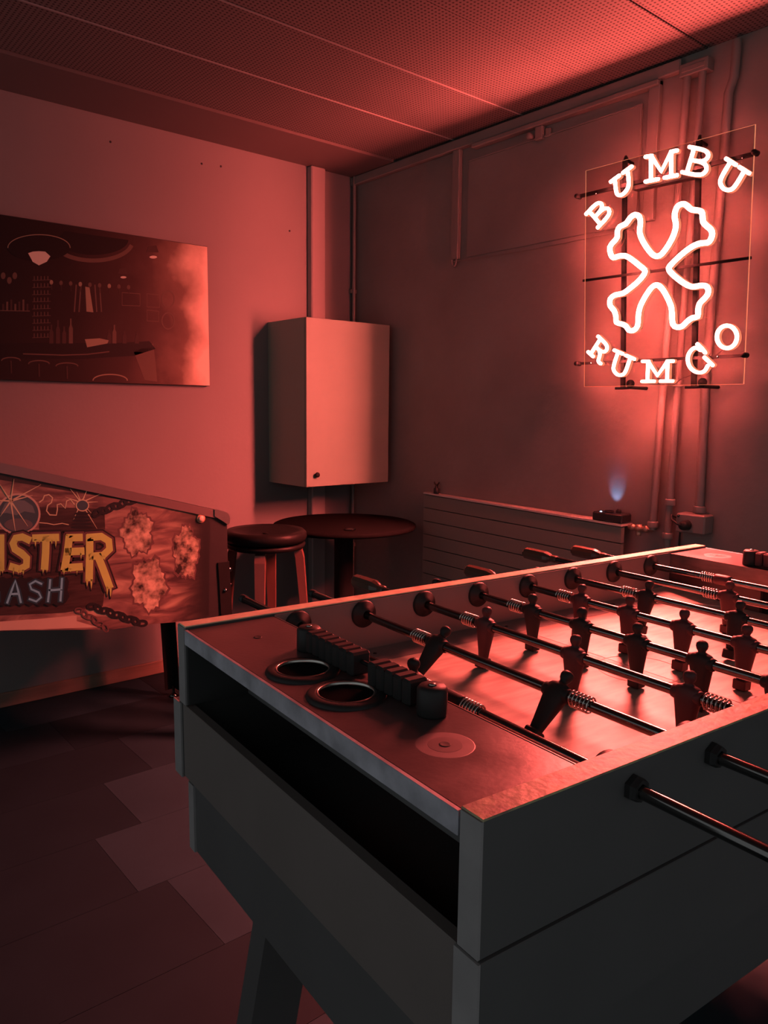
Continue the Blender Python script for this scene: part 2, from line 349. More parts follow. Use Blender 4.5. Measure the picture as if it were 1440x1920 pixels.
# valve
t = thing('radiator_valve', 'knobbly brass valve and union joining the radiator to the wall pipe', 'valve', (2.612, 1.655, 0.838))
v = MB().lathe([(0.0, 0), (0.008, 0), (0.008, -0.010), (0.013, -0.011), (0.013, -0.024), (0.009, -0.026), (0.009, -0.034), (0.014, -0.036), (0.015, -0.052), (0.010, -0.054), (0.010, -0.064), (0.013, -0.066), (0.013, -0.083), (0.0, -0.084)], (0, 0.0, 0), 'y', 12)
v.build('valve_body', M_copper, t)
MB().lathe([(0.0, -0.03), (0.009, -0.03), (0.010, -0.026), (0.010, -0.010), (0.0, -0.008)], (0, -0.044, 0), 'z', 10).build('valve_drain', M_copper, t)
MB().tube([(0, -0.08, 0), (0.012, -0.086, -0.003), (0.020, -0.089, -0.004)], 0.006, 8).build('valve_tail', M_copper, t)
# bottle-like bleed vent at the left end
t = thing('vent_key', 'tiny black bleed vent with a wing key on the radiator top, below the cabinet side', 'vent', (2.640, 2.755, 0.8635))
MB().lathe([(0.0, 0), (0.013, 0), (0.014, 0.004), (0.014, 0.026), (0.008, 0.032), (0.006, 0.042), (0.0, 0.042)], (0, 0, 0), 'z', 14).build('vent_body', M_blackpl, t)
MB().tube([(0, -0.018, 0.057), (0, -0.006, 0.046), (0, 0.006, 0.046), (0, 0.018, 0.057)], [0.004, 0.004, 0.004, 0.004], 8).build('wing_key', M_chrome, t)
# projector-like little black device
t = thing('aroma_device', 'small black box with a blue light standing on the radiator end', 'device', (2.616, 1.735, 0.8500))
MB().box(-0.034, 0.034, -0.068, 0.068, 0.0, 0.034, 0.005).build('device_body', M_blackpl, t)
MB().lathe([(0.012, 0.034), (0.019, 0.034), (0.020, 0.037), (0.017, 0.041), (0.012, 0.038), (0.012, 0.034)], (-0.002, 0.012, 0), 'z', 18).build('light_port', M_blackmat, t)
MB().lathe([(0.0, 0.034), (0.010, 0.034), (0.010, 0.044), (0.006, 0.050), (0.0, 0.050)], (0.004, -0.028, 0), 'z', 14).build('device_knob', M_blackpl, t)
MB().lathe([(0.0, 0.0375), (0.0035, 0.0365), (0.0045, 0.034), (0.0, 0.034)], (-0.02, 0.036, 0), 'z', 10).build('led_lamp', M_led, t)
ld = bpy.data.lights.new('blue_beam', 'SPOT'); ld.energy = 0.7; ld.color = (0.25, 0.5, 1.0); ld.spot_size = math.radians(52); ld.spot_blend = 0.9; ld.shadow_soft_size = 0.006
lo = bpy.data.objects.new('blue_beam', ld); C.objects.link(lo); lo.location = (-0.002, 0.012, 0.045); lo.rotation_euler = (0, math.radians(180+34), 0); lo.parent = t

# ------------------------------------------------------------------ wall cabinet
t = thing('wall_cabinet', 'white wall cabinet with one knobbed door hanging in the corner', 'cabinet', (2.11, 3.11, 0.895))
CW, CD, CH = 0.515, 0.35, 0.81
MB().box(0, CW, 0.020, CD-0.001, 0, CH, 0.001).build('cabinet_body', mat('cabinet_side', (0.27, 0.31, 0.25), 0.5), t)
dr = MB().box(-0.001, CW+0.001, 0.0, 0.018, 0.001, CH-0.001, 0.0015).build('door', M_white, t)
MB().lathe([(0.0, -0.024), (0.008, -0.024), (0.012, -0.020), (0.013, -0.014), (0.009, -0.008), (0.0055, -0.004), (0.0055, 0.0), (0.0, 0.0)], (0.052, 0, 0.060), 'y', 18).build('knob', M_blackmat, dr)

# ------------------------------------------------------------------ picture on the left wall
PX0, PX1, PZ0, PZ1, PY = 0.45, 1.768, 1.377, 2.024, WY-0.032
pic = thing('wall_picture', 'wide unframed canvas print of a dim bar hung above the pinball machine', 'picture', (1.1, WY, 1.377))
MB().box(PX0-1.1, PX1-1.1, -0.032, -0.001, 0, PZ1-PZ0, 0.0015).build('canvas', M_rubber, pic)
def print_mat():
    m = bpy.data.materials.new('canvas_print'); m.use_nodes = True; nt = m.node_tree; b = nt.nodes['Principled BSDF']; b.inputs['Roughness'].default_value = 0.5; b.inputs['Specular IOR Level'].default_value = 0.12
    tc = nt.nodes.new('ShaderNodeTexCoord'); sp = nt.nodes.new('ShaderNodeSeparateXYZ'); nt.links.new(tc.outputs['Object'], sp.inputs[0])
    n = nt.nodes.new('ShaderNodeTexNoise'); n.inputs['Scale'].default_value = 5; n.inputs['Detail'].default_value = 6; nt.links.new(tc.outputs['Object'], n.inputs['Vector'])
    ad = nt.nodes.new('ShaderNodeMath'); ad.operation = 'MULTIPLY_ADD'; ad.inputs[1].default_value = 0.32; nt.links.new(n.outputs['Fac'], ad.inputs[0]); nt.links.new(sp.outputs[0], ad.inputs[2])
    mr = nt.nodes.new('ShaderNodeMapRange'); mr.inputs['From Min'].default_value = -0.45; mr.inputs['From Max'].default_value = 0.83; nt.links.new(ad.outputs[0], mr.inputs['Value'])
    r = nt.nodes.new('ShaderNodeValToRGB'); nt.links.new(mr.outputs[0], r.inputs[0]); e = r.color_ramp.elements
    e[0].position = 0.0; e[0].color = (0.012, 0.011, 0.011, 1); e[1].position = 1.0; e[1].color = (0.75, 0.62, 0.48, 1)
    for p, c in ((0.50, (0.02, 0.014, 0.013)), (0.70, (0.045, 0.026, 0.023)), (0.80, (0.085, 0.05, 0.042)), (0.88, (0.17, 0.11, 0.085)), (0.945, (0.45, 0.36, 0.27))):
        q = e.new(p); q.color = (*c, 1)
    nt.links.new(r.outputs[0], b.inputs['Base Color'])
    bp = nt.nodes.new('ShaderNodeBump'); bp.inputs['Strength'].default_value = 0.15; n2 = nt.nodes.new('ShaderNodeTexNoise'); n2.inputs['Scale'].default_value = 130
    nt.links.new(tc.outputs['Object'], n2.inputs['Vector']); nt.links.new(n2.outputs['Fac'], bp.inputs['Height']); nt.links.new(bp.outputs[0], b.inputs['Normal'])
    return m
MB().box(PX0-1.1+0.002, PX1-1.1-0.002, -0.0326, -0.032, 0.002, PZ1-PZ0-0.002).build('print', print_mat(), pic)

def prism(pts2, h, tf):
    """thin plate: pts2 mapped by tf(x, y, depth) with thickness h"""
    n = len(pts2); mb = MB()
    vs = [tf(p[0], p[1], 0.0) for p in pts2]+[tf(p[0], p[1], h) for p in pts2]
    # ear-safe fill through tessellation
    from mathutils.geometry import tessellate_polygon
    tris = tessellate_polygon([[Vector((p[0], p[1], 0)) for p in pts2]])
    fs = [tuple(i+n for i in t3) for t3 in tris]
    for i in range(n): fs.append((i, (i+1) % n, (i+1) % n+n, i+n))
    return mb.add(vs, fs)
def ribbon(path, wd, h, tf, closed=False, mb=None, taper=False):
    mb = mb or MB(); P = [Vector((p[0], p[1])) for p in path]; N = len(P); L = []; Rr = []
    for i in range(N):
        a = P[(i-1) % N] if (closed or i > 0) else P[i]; b_ = P[(i+1) % N] if (closed or i < N-1) else P[i]
        t_ = (b_-a)
        if t_.length < 1e-6: t_ = Vector((1, 0))
        t_.normalize(); nrm = Vector((-t_.y, t_.x))*(wd/2*((1-i/(N-1)*0.85) if taper else 1.0))
        L.append(P[i]+nrm); Rr.append(P[i]-nrm)
    if not closed and not taper:
        d0 = (P[0]-P[1]).normalized()*wd*0.35; L[0] += d0; Rr[0] += d0
        d1 = (P[-1]-P[-2]).normalized()*wd*0.35; L[-1] += d1; Rr[-1] += d1
    vs = [tf(p.x, p.y, h) for p in L]+[tf(p.x, p.y, h) for p in Rr]+[tf(p.x, p.y, 0) for p in L]+[tf(p.x, p.y, 0) for p in Rr]
    fs = []
    rng = range(N) if closed else range(N-1)
    for i in rng:
        j = (i+1) % N; fs += [(i, j, N+j, N+i), (2*N+i, 2*N+j, j, i), (N+i, N+j, 3*N+j, 3*N+i)]
    return mb.add(vs, fs)
def ell(cx, cy, rx, ry, n=32, a0=0, a1=360): return [(cx+rx*math.cos(math.radians(a0+(a1-a0)*k/n)), cy+ry*math.sin(math.radians(a0+(a1-a0)*k/n))) for k in range(n+(0 if a1-a0 == 360 else 1))]

def pt(x, y, d):   # picture zoom coordinates -> picture plane
    p = aty(x/3.4286, 380+y/3.4286, PY-0.0008); return (p.x-1.1, p.y-d-WY, p.z-1.377)
A1 = mat('print_dark', (0.012, 0.011, 0.011), 0.5, spec=0.12); A2 = mat('print_amber', (0.28, 0.24, 0.16), 0.5, spec=0.12); A3 = mat('print_cream', (0.60, 0.60, 0.48), 0.5, spec=0.12)
A4 = mat('print_brown', (0.055, 0.035, 0.03), 0.5, spec=0.12); A5 = mat('print_rust', (0.12, 0.085, 0.065), 0.5, spec=0.12)
q = 0.0004
prism([p_ for p_ in ell(600, 240, 225, 96, 60) if p_[1] > 118+(p_[0])*0.146], q, pt).build('printed_ceiling', A1, pic)
ribbon(ell(600, 250, 250, 122, 30, 15, 150), 26, q*2, pt).build('printed_cove', A5, pic)
prism(ell(250, 290, 200, 84, 40), q*3, pt).build('printed_lamp_shade', A1, pic)
ribbon(ell(250, 290, 200, 84, 30, 180, 360), 5, q*4, pt).build('printed_shade_edge', A2, pic)
prism([(180, 325), (210, 315), (250, 312), (290, 315), (323, 345), (300, 380), (250, 403), (210, 380)], q*4, pt).build('printed_lamp', A3, pic)
for (cx, cy, s) in ((985, 350, 1.0), (793, 480, 0.8)):
    prism([(cx-45*s, cy-30*s), (cx-30*s, cy-70*s), (cx+20*s, cy-75*s), (cx+35*s, cy-30*s)], q*2, pt).build('printed_pendant', A4, pic)
    prism(ell(cx, cy, 24*s, 9*s, 16), q*3, pt).build('printed_bulb', A3, pic)
for k, yy in enumerate(range(500, 870, 46)):
    mb = MB(); ribbon([(208, yy), (325, yy-4)], 3, q, pt, mb=mb)
    for xx in range(220, 320, 22): ribbon([(xx, yy-26), (xx, yy-3)], 5, q, pt, mb=mb)
    mb.build('printed_bottle_shelf', A5, pic)
prism([(548, 540), (575, 545), (600, 705), (556, 700)], q, pt).build('printed_window', A2, pic)
for x0 in (490, 520, 610, 640): ribbon([(x0, 530), (x0+(-12 if x0 < 560 else 12), 700)], 8, q, pt).build('printed_curtain', A5, pic)
for (x0, x1, y0, y1) in ((785, 900, 578, 660), (945, 1025, 585, 670), (945, 1020, 690, 760)):
    ribbon([(x0, y0), (x1, y0+8), (x1, y1+4), (x0, y1)], 5, q, pt, closed=True).build('printed_frame', A5, pic)
prism([(0, 905), (300, 900), (700, 905), (960, 890), (1000, 940), (860, 985), (520, 1005), (0, 1000)], q, pt).build('printed_counter', A1, pic)
ribbon([(150, 972), (400, 980), (560, 975), (700, 958)], 7, q*2, pt).build('printed_counter_edge', A5, pic)
prism([(545, 878), (640, 872), (698, 885), (690, 905), (560, 930)], q*3, pt).build('printed_cloth', A2, pic)
for xx, hh in ((330, 120), (372, 150), (412, 110), (455, 160), (700, 90), (735, 120), (800, 80), (880, 70)):
    prism([(xx-13, 905), (xx-13, 905-hh*0.6), (xx-5, 905-hh*0.75), (xx-5, 905-hh), (xx+5, 905-hh), (xx+5, 905-hh*0.75), (xx+13, 905-hh*0.6), (xx+13, 905)], q*2, pt).build('printed_bottle', A5 if xx % 2 else A4, pic)
ribbon(ell(708, 1142, 110, 38, 20, 180, 360), 7, q*2, pt).build('printed_stool', A2, pic)
for k in range(9):
    cx = 330+k*62; ribbon([(cx, 520+k*4), (cx+3, 560+k*4)], 4, q*2, pt).build('printed_glass', A4, pic); prism(ell(cx, 512+k*4, 11, 15, 14), q*2, pt).build('printed_glass', A5 if k % 3 else A2, pic)
for (cx, cy, rr) in ((70, 1015, 60), (250, 1035, 66), (430, 1050, 70)):
    ribbon(ell(cx, cy, rr, 20, 18, 180, 360), 7, q*3, pt).build('printed_bar_stool', A5, pic); ribbon([(cx, cy+4), (cx+2, cy+80)], 9, q*3, pt).build('printed_bar_stool', A4, pic)
for (x0, y0) in ((20, 470), (60, 500), (95, 470)): prism(ell(x0, y0, 15, 22, 14), q*2, pt).build('printed_wall_plate', A5, pic)
for k in range(7): ribbon([(20+k*26, 690), (20+k*26, 655-(k % 3)*14)], 12, q*2, pt).build('printed_bottle', A5 if k % 2 else A4, pic)
ribbon([(0, 694), (190, 697)], 5, q*3, pt).build('printed_shelf', A5, pic)
for (cx, cy) in ((1080, 620), (1080, 760)): ribbon(ell(cx, cy, 40, 52, 20), 8, q*2, pt, closed=True).build('printed_roundel', A5, pic)
prism([(860, 960), (985, 905), (1000, 1030), (1010, 1150), (930, 1140)], q, pt).build('printed_booth', A5, pic)

# ------------------------------------------------------------------ pinball machine
SY = 2.58
pin = thing('pinball_machine', 'pinball machine with red horror side art and dripping title lettering', 'pinball machine', (1.1, 2.86, 0))
def pb(x, y, z): return (x-1.1, y-2.86, z)
prof = [(0.10, 0.626), (1.37, 0.480), (1.39, 0.500), (1.39, 0.868), (0.10, 1.222)]
n = len(prof)
vs = [pb(x, SY, z) for x, z in prof]+[pb(x, 3.14, z) for x, z in prof]
MB().add(vs, [tuple(range(n)), tuple(range(2*n-1, n-1, -1))]+[(i, i+n, (i+1) % n+n, (i+1) % n) for i in range(n)]).build('cabinet_body', mat('pinball_black', (0.016, 0.015, 0.015), 0.5), pin)
def topz(x): return 0.868+(1.39-x)*0.2744
M_rail = mat('side_rail_metal', (0.22, 0.17, 0.16), 0.35, metal=0.5)
for yy in (SY-0.006, 3.118):
    p = [pb(0.1, yy, topz(0.1)-0.012), pb(1.375, yy, topz(1.375)-0.012), pb(1.375, yy+0.028, topz(1.375)-0.012), pb(0.1, yy+0.028, topz(0.1)-0.012),
         pb(0.1, yy, topz(0.1)+0.022), pb(1.375, yy, topz(1.375)+0.018), pb(1.375, yy+0.028, topz(1.375)+0.018), pb(0.1, yy+0.028, topz(0.1)+0.022)]
    MB().hexa(p).build('side_rail', M_rail, pin)
p = [pb(0.1, SY+0.024, topz(0.1)), pb(1.35, SY+0.024, topz(1.35)), pb(1.35, 3.116, topz(1.35)), pb(0.1, 3.116, topz(0.1)), pb(0.1, SY+0.024, topz(0.1)+0.016), pb(1.35, SY+0.024, topz(1.35)+0.010), pb(1.35, 3.116, topz(1.35)+0.010), pb(0.1, 3.116, topz(0.1)+0.016)]
MB().hexa(p).build('playfield_glass', mat('dark_glass', (0.02, 0.02, 0.02), 0.12), pin)
# lockbar: rounded chrome bar across the front top
lb = MB(); sect = [(1.335, topz(1.335)+0.019), (1.372, topz(1.372)+0.020), (1.390, 0.884), (1.398, 0.868), (1.396, 0.842), (1.388, 0.842), (1.335, topz(1.335)-0.006)]
n = len(sect)
lb.add([pb(x, SY-0.010, z) for x, z in sect]+[pb(x, 3.150, z) for x, z in sect], [tuple(range(n)), tuple(range(2*n-1, n-1, -1))]+[(i, i+n, (i+1) % n+n, (i+1) % n) for i in range(n)])
lb.build('lockbar', mat('lockbar_steel', (0.32, 0.30, 0.28), 0.3, metal=0.8), pin)
c = aty(376, 972, SY); c = pb(c.x, SY, c.z)
MB().lathe([(0.017, 0.0), (0.017, -0.004), (0.015, -0.006), (0.0105, -0.006)], c, 'y', 20).build('button_ring', mat('button_ring', (0.35, 0.2, 0.12), 0.4), pin)
MB().lathe([(0.0105, -0.001), (0.0105, -0.009), (0.009, -0.011), (0.0, -0.011)], c, 'y', 20).build('flipper_button', mat('button_cream', (0.75, 0.55, 0.42), 0.4), pin)
# legs
def pin_leg(x, y, sx, sy, top):
    mb = MB(); th = 0.004; wd = 0.045
    for (ax, ay) in ((1, 0), (0, 1)):
        x0, y0 = x+sx*0.002, y+sy*0.002
        if ax: A = (x0-sx*wd, y0-sy*0.0); B = (x0, y0-sy*0.0); nrm = (0, -sy*th)
        else: A = (x0, y0-sy*wd); B = (x0, y0); nrm = (-sx*th, 0)
        spl = 0.05
        def P(q, z, o): f = (top-z)/top; return pb(q[0]+sx*spl*f*0.6+o*nrm[0]*-1, q[1]+sy*spl*f*0.0+o*nrm[1]*-1, z)
        mb.hexa([P(A, 0.03, 0), P(B, 0.03, 0), P(B, 0.03, 1), P(A, 0.03, 1), P(A, top, 0), P(B, top, 0), P(B, top, 1), P(A, top, 1)])
    l = mb.build('leg', mat('leg_steel', (0.010, 0.010, 0.010), 0.4, spec=0.25), pin)
    f = (top-0.02)/top; cx, cy = x-sx*0.012+sx*0.05*f*0.6, y-sy*0.012
    a, b_, _ = pb(cx, cy, 0)
    MB().lathe([(0.0, 0.0), (0.021, 0.0), (0.021, 0.008), (0.010, 0.016), (0.006, 0.018), (0.006, 0.05), (0, 0.05)], (a, b_, 0), 'z', 16).build('leg_leveler', M_chrome, l)
    return l
l1 = pin_leg(1.39, SY, 1, -1, 0.70); l2 = pin_leg(1.39, 3.14, 1, 1, 0.70); l3 = pin_leg(0.14, SY, -1, -1, 0.75); l4 = pin_leg(0.14, 3.14, -1, 1, 0.75)
for (zz_) in (0.665, 0.605):
    a, b_, z = pb(1.399, SY+0.014, zz_)
    MB().lathe([(0.0, 0.017), (0.006, 0.016), (0.0110, 0.010), (0.0120, 0.002), (0.0120, -0.003), (0, -0.003)], (a, b_, z), 'x', 14).build('leg_bolt', M_chrome, pin)
a, b_, z = pb(1.374, SY-0.004, 0.592)
MB().lathe([(0.0, -0.010), (0.006, -0.008), (0.008, -0.003), (0.008, 0.0)], (a, b_, z), 'y', 12).build('leg_bolt', M_chrome, pin)
# coin door on the front
MB().box(*[1.3905-1.1, 1.395-1.1], -0.14, 0.14, 0.54, 0.80, 0.002).build('coin_door', M_blackmat, pin)
# --- side art, flat print on the cabinet side
def at2(x, y, d):
    p = aty(x/3.2727, 840+y/3.2727, SY-0.0002); return pb(p.x, p.y-d, p.z)
def art_mat():
    m = bpy.data.materials.new('side_art_print'); m.use_nodes = True; nt = m.node_tree; b = nt.nodes['Principled BSDF']; b.inputs['Roughness'].default_value = 0.42
    tc = nt.nodes.new('ShaderNodeTexCoord'); sp = nt.nodes.new('ShaderNodeSeparateXYZ'); nt.links.new(tc.outputs['Object'], sp.inputs[0])
    mp = nt.nodes.new('ShaderNodeMapping'); mp.inputs['Scale'].default_value = (2.5, 1, 9); nt.links.new(tc.outputs['Object'], mp.inputs[0])
    n = nt.nodes.new('ShaderNodeTexNoise'); n.inputs['Scale'].default_value = 2.2; n.inputs['Detail'].default_value = 6; n.inputs['Distortion'].default_value = 1.2; nt.links.new(mp.outputs[0], n.inputs['Vector'])
    r = nt.nodes.new('ShaderNodeValToRGB'); nt.links.new(n.outputs['Fac'], r.inputs[0]); e = r.color_ramp.elements
    e[0].position = 0.33; e[0].color = (0.05, 0.03, 0.03, 1); e[1].position = 0.72; e[1].color = (0.36, 0.29, 0.20, 1); k = e.new(0.52); k.color = (0.17, 0.11, 0.09, 1)
    # the print itself runs out to black towards the front end
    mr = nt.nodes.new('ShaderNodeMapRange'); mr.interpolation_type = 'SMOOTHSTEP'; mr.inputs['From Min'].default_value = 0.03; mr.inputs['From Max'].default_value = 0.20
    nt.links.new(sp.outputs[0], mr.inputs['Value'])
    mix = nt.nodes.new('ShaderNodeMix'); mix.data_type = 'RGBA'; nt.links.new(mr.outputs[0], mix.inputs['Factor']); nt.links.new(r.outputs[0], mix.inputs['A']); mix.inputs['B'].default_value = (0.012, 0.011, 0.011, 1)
    nt.links.new(mix.outputs['Result'], b.inputs['Base Color']); return m
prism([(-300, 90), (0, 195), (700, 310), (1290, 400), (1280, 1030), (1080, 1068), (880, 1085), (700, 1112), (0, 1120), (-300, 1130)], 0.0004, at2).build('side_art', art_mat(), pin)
G_blk = mat('ink_black', (0.012, 0.012, 0.013), 0.4); G_red = mat('ink_dark_red', (0.10, 0.06, 0.055), 0.4); G_yel = mat('ink_yellow', (0.40, 0.62, 0.14), 0.4)
G_blu = mat('ink_pale_blue', (0.14, 0.50, 0.60), 0.4); G_or = mat('ink_orange', (0.46, 0.50, 0.30), 0.4); G_st = mat('ink_steel', (0.04, 0.08, 0.09), 0.35); G_stl = mat('ink_steel_light', (0.11, 0.16, 0.16), 0.35)
G_wood = mat('ink_plank', (0.055, 0.035, 0.03), 0.4, var=0.6, vscale=10, stretch=(1, 1, 9)); G_peach = mat('ink_peach', (0.40, 0.36, 0.27), 0.4)
G_fire = mat('ink_fireball', (0.50, 0.44, 0.30), 0.4, col2=(0.02, 0.014, 0.012), vscale=34)
D = 0.0005
prism([(-300, 500), (640, 500), (650, 820), (630, 970), (400, 1010), (-300, 1040)], D*2, at2).build('plank_art', G_wood, pin)
prism([(-300, 1075), (0, 1065), (220, 1050), (470, 1028), (470, 1062), (600, 1100), (0, 1120), (-300, 1120)], D*2, at2).build('lower_band', G_peach, pin)
prism([(240, 362), (640, 372), (645, 500), (240, 500)], D*1.6, at2).build('dark_band', G_wood, pin)
# steel ball with a spark
prism(ell(112, 405, 136, 128, 40), D*2.4, at2).build('ball_halo', G_peach, pin)
prism(ell(112, 405, 124, 116, 40), D*3, at2).build('ball', G_st, pin)
prism([(0, 402), (30, 340), (75, 318), (150, 322), (200, 355), (215, 400), (150, 388), (100, 412), (40, 398)], D*3.6, at2).build('ball_sheen', G_stl, pin)
prism(ell(112, 470, 88, 38, 24), D*3.6, at2).build('ball_sheen', mat('ink_sheen_low', (0.09, 0.10, 0.10), 0.4), pin)
for (x, y) in ((-10, 210), (85, 190), (250, 225), (200, 290), (-60, 320), (170, 480), (95, 520), (0, 420)):
    ribbon([(65, 325), ((65+x)/2, (325+y)/2), (x, y)], 11, D*4.2, at2, taper=True).build('spark_ray', G_or, pin)
ribbon([(242, 332), (262, 318), (272, 292), (300, 286), (322, 305), (315, 335), (292, 352), (285, 385), (305, 410), (345, 412), (352, 375), (350, 348), (372, 342), (400, 370), (408, 325), (432, 315), (455, 345)], 7, D*2.5, at2).build('lightning', G_or, pin)
ribbon([(242, 458), (290, 462), (330, 470), (380, 462), (420, 470)], 5, D*2.5, at2).build('lightning', G_or, pin)
for (x, y) in ((430, 250), (470, 270), (545, 235), (620, 280), (600, 330), (560, 400), (595, 495), (520, 300), (400, 300), (450, 440)):
    ribbon([(498, 335), ((498+x)/2, (335+y)/2), (x, y)], 9, D*2.8, at2, taper=True).build('spark_ray', G_or, pin)
prism(ell(505, 352, 34, 30, 20), D*3.2, at2).build('coil_ball', G_st, pin); ribbon(ell(505, 352, 38, 34, 20), 6, D*3.6, at2, closed=True).build('coil_ball_rim', G_or, pin)
for k in range(5): prism(ell(500, 402+k*21, 46+k*6, 9, 18), D*3, at2).build('coil_disc', G_blk, pin)
# fireballs burning right of the title (plain, no faces)
for (cx, cy, rx, ry) in ((840, 520, 92, 128), (912, 835, 100, 150), (1140, 640, 74, 150)):
    pts = []
    for k in range(44):
        a = 2*PI*k/44; f = 1+0.10*math.sin(5*a+cx)+0.07*math.sin(9*a+cy)+(0.07 if k % 2 else -0.03); pts.append((cx+rx*f*math.cos(a), cy+ry*f*math.sin(a)))
    prism([(cx+(x-cx)*1.13, cy+(y-cy)*1.10) for x, y in pts], D*1.2, at2).build('fireball_edge', G_red, pin)
    prism(pts, D*1.8, at2).build('fireball', G_fire, pin)
# chains
def chain(p0, p1, nl, m, w_, sag=0):
    for k in range(nl):
        f = (k+0.5)/nl; cx = p0[0]+(p1[0]-p0[0])*f; cy = p0[1]+(p1[1]-p0[1])*f+sag*math.sin(PI*f)
        a = math.atan2(p1[1]-p0[1], p1[0]-p0[0])+(0.5 if k % 2 else -0.4); L = math.hypot(p1[0]-p0[0], p1[1]-p0[1])/nl*0.72
        pts = [(cx+L*math.cos(b2)*math.cos(a)-L*0.55*math.sin(b2)*math.sin(a), cy+L*math.cos(b2)*math.sin(a)+L*0.55*math.sin(b2)*math.cos(a)) for b2 in [2*PI*j/14 for j in range(14)]]
        ribbon(pts, w_, D*(4.6+(k % 2)*0.6), at2, closed=True).build('chain_link', m, pin)
chain((575, 405), (850, 305), 7, G_blk, 15); chain((545, 965), (890, 1082), 9, G_blk, 15); chain((470, 990), (660, 1115), 6, G_red, 9, -6)
# title lettering
LET = {'N': [[(-62, 548), (-62, 740)], [(-62, 548), (0, 740)], [(2, 545), (2, 735)]],
       'S': [[(172, 562), (135, 545), (95, 552), (78, 585), (90, 620), (130, 645), (162, 675), (160, 720), (120, 742), (70, 728)]],
       'T': [[(212, 552), (345, 548)], [(280, 552), (278, 640), (272, 730)]],
       'E': [[(490, 548), (420, 550)], [(422, 550), (412, 640), (395, 735)], [(412, 636), (500, 632)], [(395, 735), (490, 728)]],
       'R': [[(548, 545), (548, 660), (545, 800)], [(548, 548), (620, 542), (665, 570), (670, 620), (630, 658), (560, 664)], [(600, 665), (630, 740), (668, 845)]]}
DR = {'N': [(-70, 740, 35), (-5, 735, 55), (14, 735, 30)], 'S': [(80, 735, 36), (110, 748, 22), (140, 745, 30), (100, 565, 18)], 'T': [(215, 560, 40), (240, 560, 22), (262, 735, 30), (285, 735, 22), (315, 560, 28), (340, 558, 44)],
      'E': [(390, 740, 32), (430, 740, 20), (470, 738, 30), (495, 640, 36)], 'R': [(532, 805, 40), (558, 805, 56), (655, 850, 48), (676, 850, 60), (640, 660, 26)]}
for ch, strokes in LET.items():
    for (wd, m, h, nm) in ((92, G_blk, 5, 'letter_border'), (72, G_red, 6, 'letter_outline'), (46, G_yel, 7, 'title_letter')):
        mb = MB()
        for s_ in strokes: ribbon(s_, wd, D*h, at2, mb=mb)
        for (x, y, L) in DR[ch]: ribbon([(x, y), (x+1, y+L*0.5), (x, y+L+(wd-46)*0.35)], 15+(wd-46)*0.5, D*h, at2, mb=mb, taper=True)
        mb.build(nm, m, pin)
pts = [(-300, 800)]+[(x, 795+(6 if i % 2 else -5)) for i, x in enumerate(range(-40, 420, 28))]+[(422, 820), (412, 870), (424, 910), (400, 950)]+[(x, 962+(8 if i % 2 else -6)) for i, x in enumerate(range(380, -60, -28))]+[(-300, 985)]
prism(pts, D*7.6, at2).build('title_plate', G_blk, pin)
BSH = [[[(-75, 812), (-80, 945)], [(-75, 812), (-20, 822), (-20, 860), (-70, 875), (-10, 890), (-8, 932), (-80, 945)]],
       [[(42, 948), (70, 870), (92, 812), (108, 870), (125, 945)], [(62, 895), (114, 893)]],
       [[(252, 832), (215, 815), (180, 835), (190, 865), (235, 885), (250, 915), (220, 940), (178, 925)]],
       [[(305, 808), (300, 875), (292, 940)], [(378, 800), (374, 865), (368, 935)], [(300, 872), (374, 866)]]]
for g_ in BSH:
    mb = MB(); mb2 = MB()
    for s_ in g_: ribbon(s_, 34, D*8.2, at2, mb=mb); ribbon(s_, 13, D*9, at2, mb=mb2)
    mb.build('letter_halo', mat('ink_slate', (0.015, 0.06, 0.08), 0.4), pin); mb2.build('subtitle_letter', G_blu, pin)

# ------------------------------------------------------------------ bar stool and round table
t = thing('bar_stool', 'round bar stool with black padded seat and reddish wooden legs behind the pinball machine', 'stool', (1.665, 2.76, 0))
MB().lathe([(0.0, 0.755), (0.07, 0.758), (0.13, 0.770), (0.158, 0.774), (0.170, 0.762), (0.172, 0.745), (0.164, 0.728), (0.0, 0.722)], (0, 0, 0), 'z', 40).build('seat', M_leather, t)
MB().lathe([(0.0, 0.722), (0.150, 0.722), (0.166, 0.716), (0.160, 0.700), (0.10, 0.690), (0.0, 0.690)], (0, 0, 0), 'z', 40).build('seat_shell', M_leather, t)
MB().lathe([(0.0, 0.7605), (0.010, 0.7605), (0.012, 0.757), (0, 0.7565)], (0, 0, 0), 'z', 14).build('seat_button', M_leather, t)
for k, a in enumerate((math.radians(-40), math.radians(50), math.radians(140), math.radians(230))):
    ca, sa = math.cos(a), math.sin(a)
    mb = MB()
    def LP(r, s_, z): return (r*ca-s_*sa, r*sa+s_*ca, z)
    secs = [(0.085, 0.118, 0.702, 0.019), (0.118, 0.152, 0.690, 0.021), (0.126, 0.160, 0.66, 0.021), (0.150, 0.178, 0.40, 0.017), (0.178, 0.200, 0.0, 0.013)]
    vs = []
    for (r0, r1, z, wv) in secs: vs += [LP(r0, -wv, z), LP(r1, -wv, z), LP(r1, wv, z), LP(r0, wv, z)]
    fs = [(0, 1, 2, 3), (16, 19, 18, 17)]
    for i in range(4):
        for j in range(4): fs.append((i*4+j, i*4+4+j, i*4+4+(j+1) % 4, i*4+(j+1) % 4))
    mb.add(vs, fs); mb.build('leg', M_wood, t)
mb = MB(); mb.tube([(0.155*math.cos(a), 0.155*math.sin(a), 0.27) for a in [2*PI*k/32 for k in range(33)]], 0.007, 10, cap=False); mb.build('foot_ring', M_blackmat, t)
t = thing('bar_table', 'round black pedestal table under the wall cabinet', 'table', (2.262, 3.005, 0))
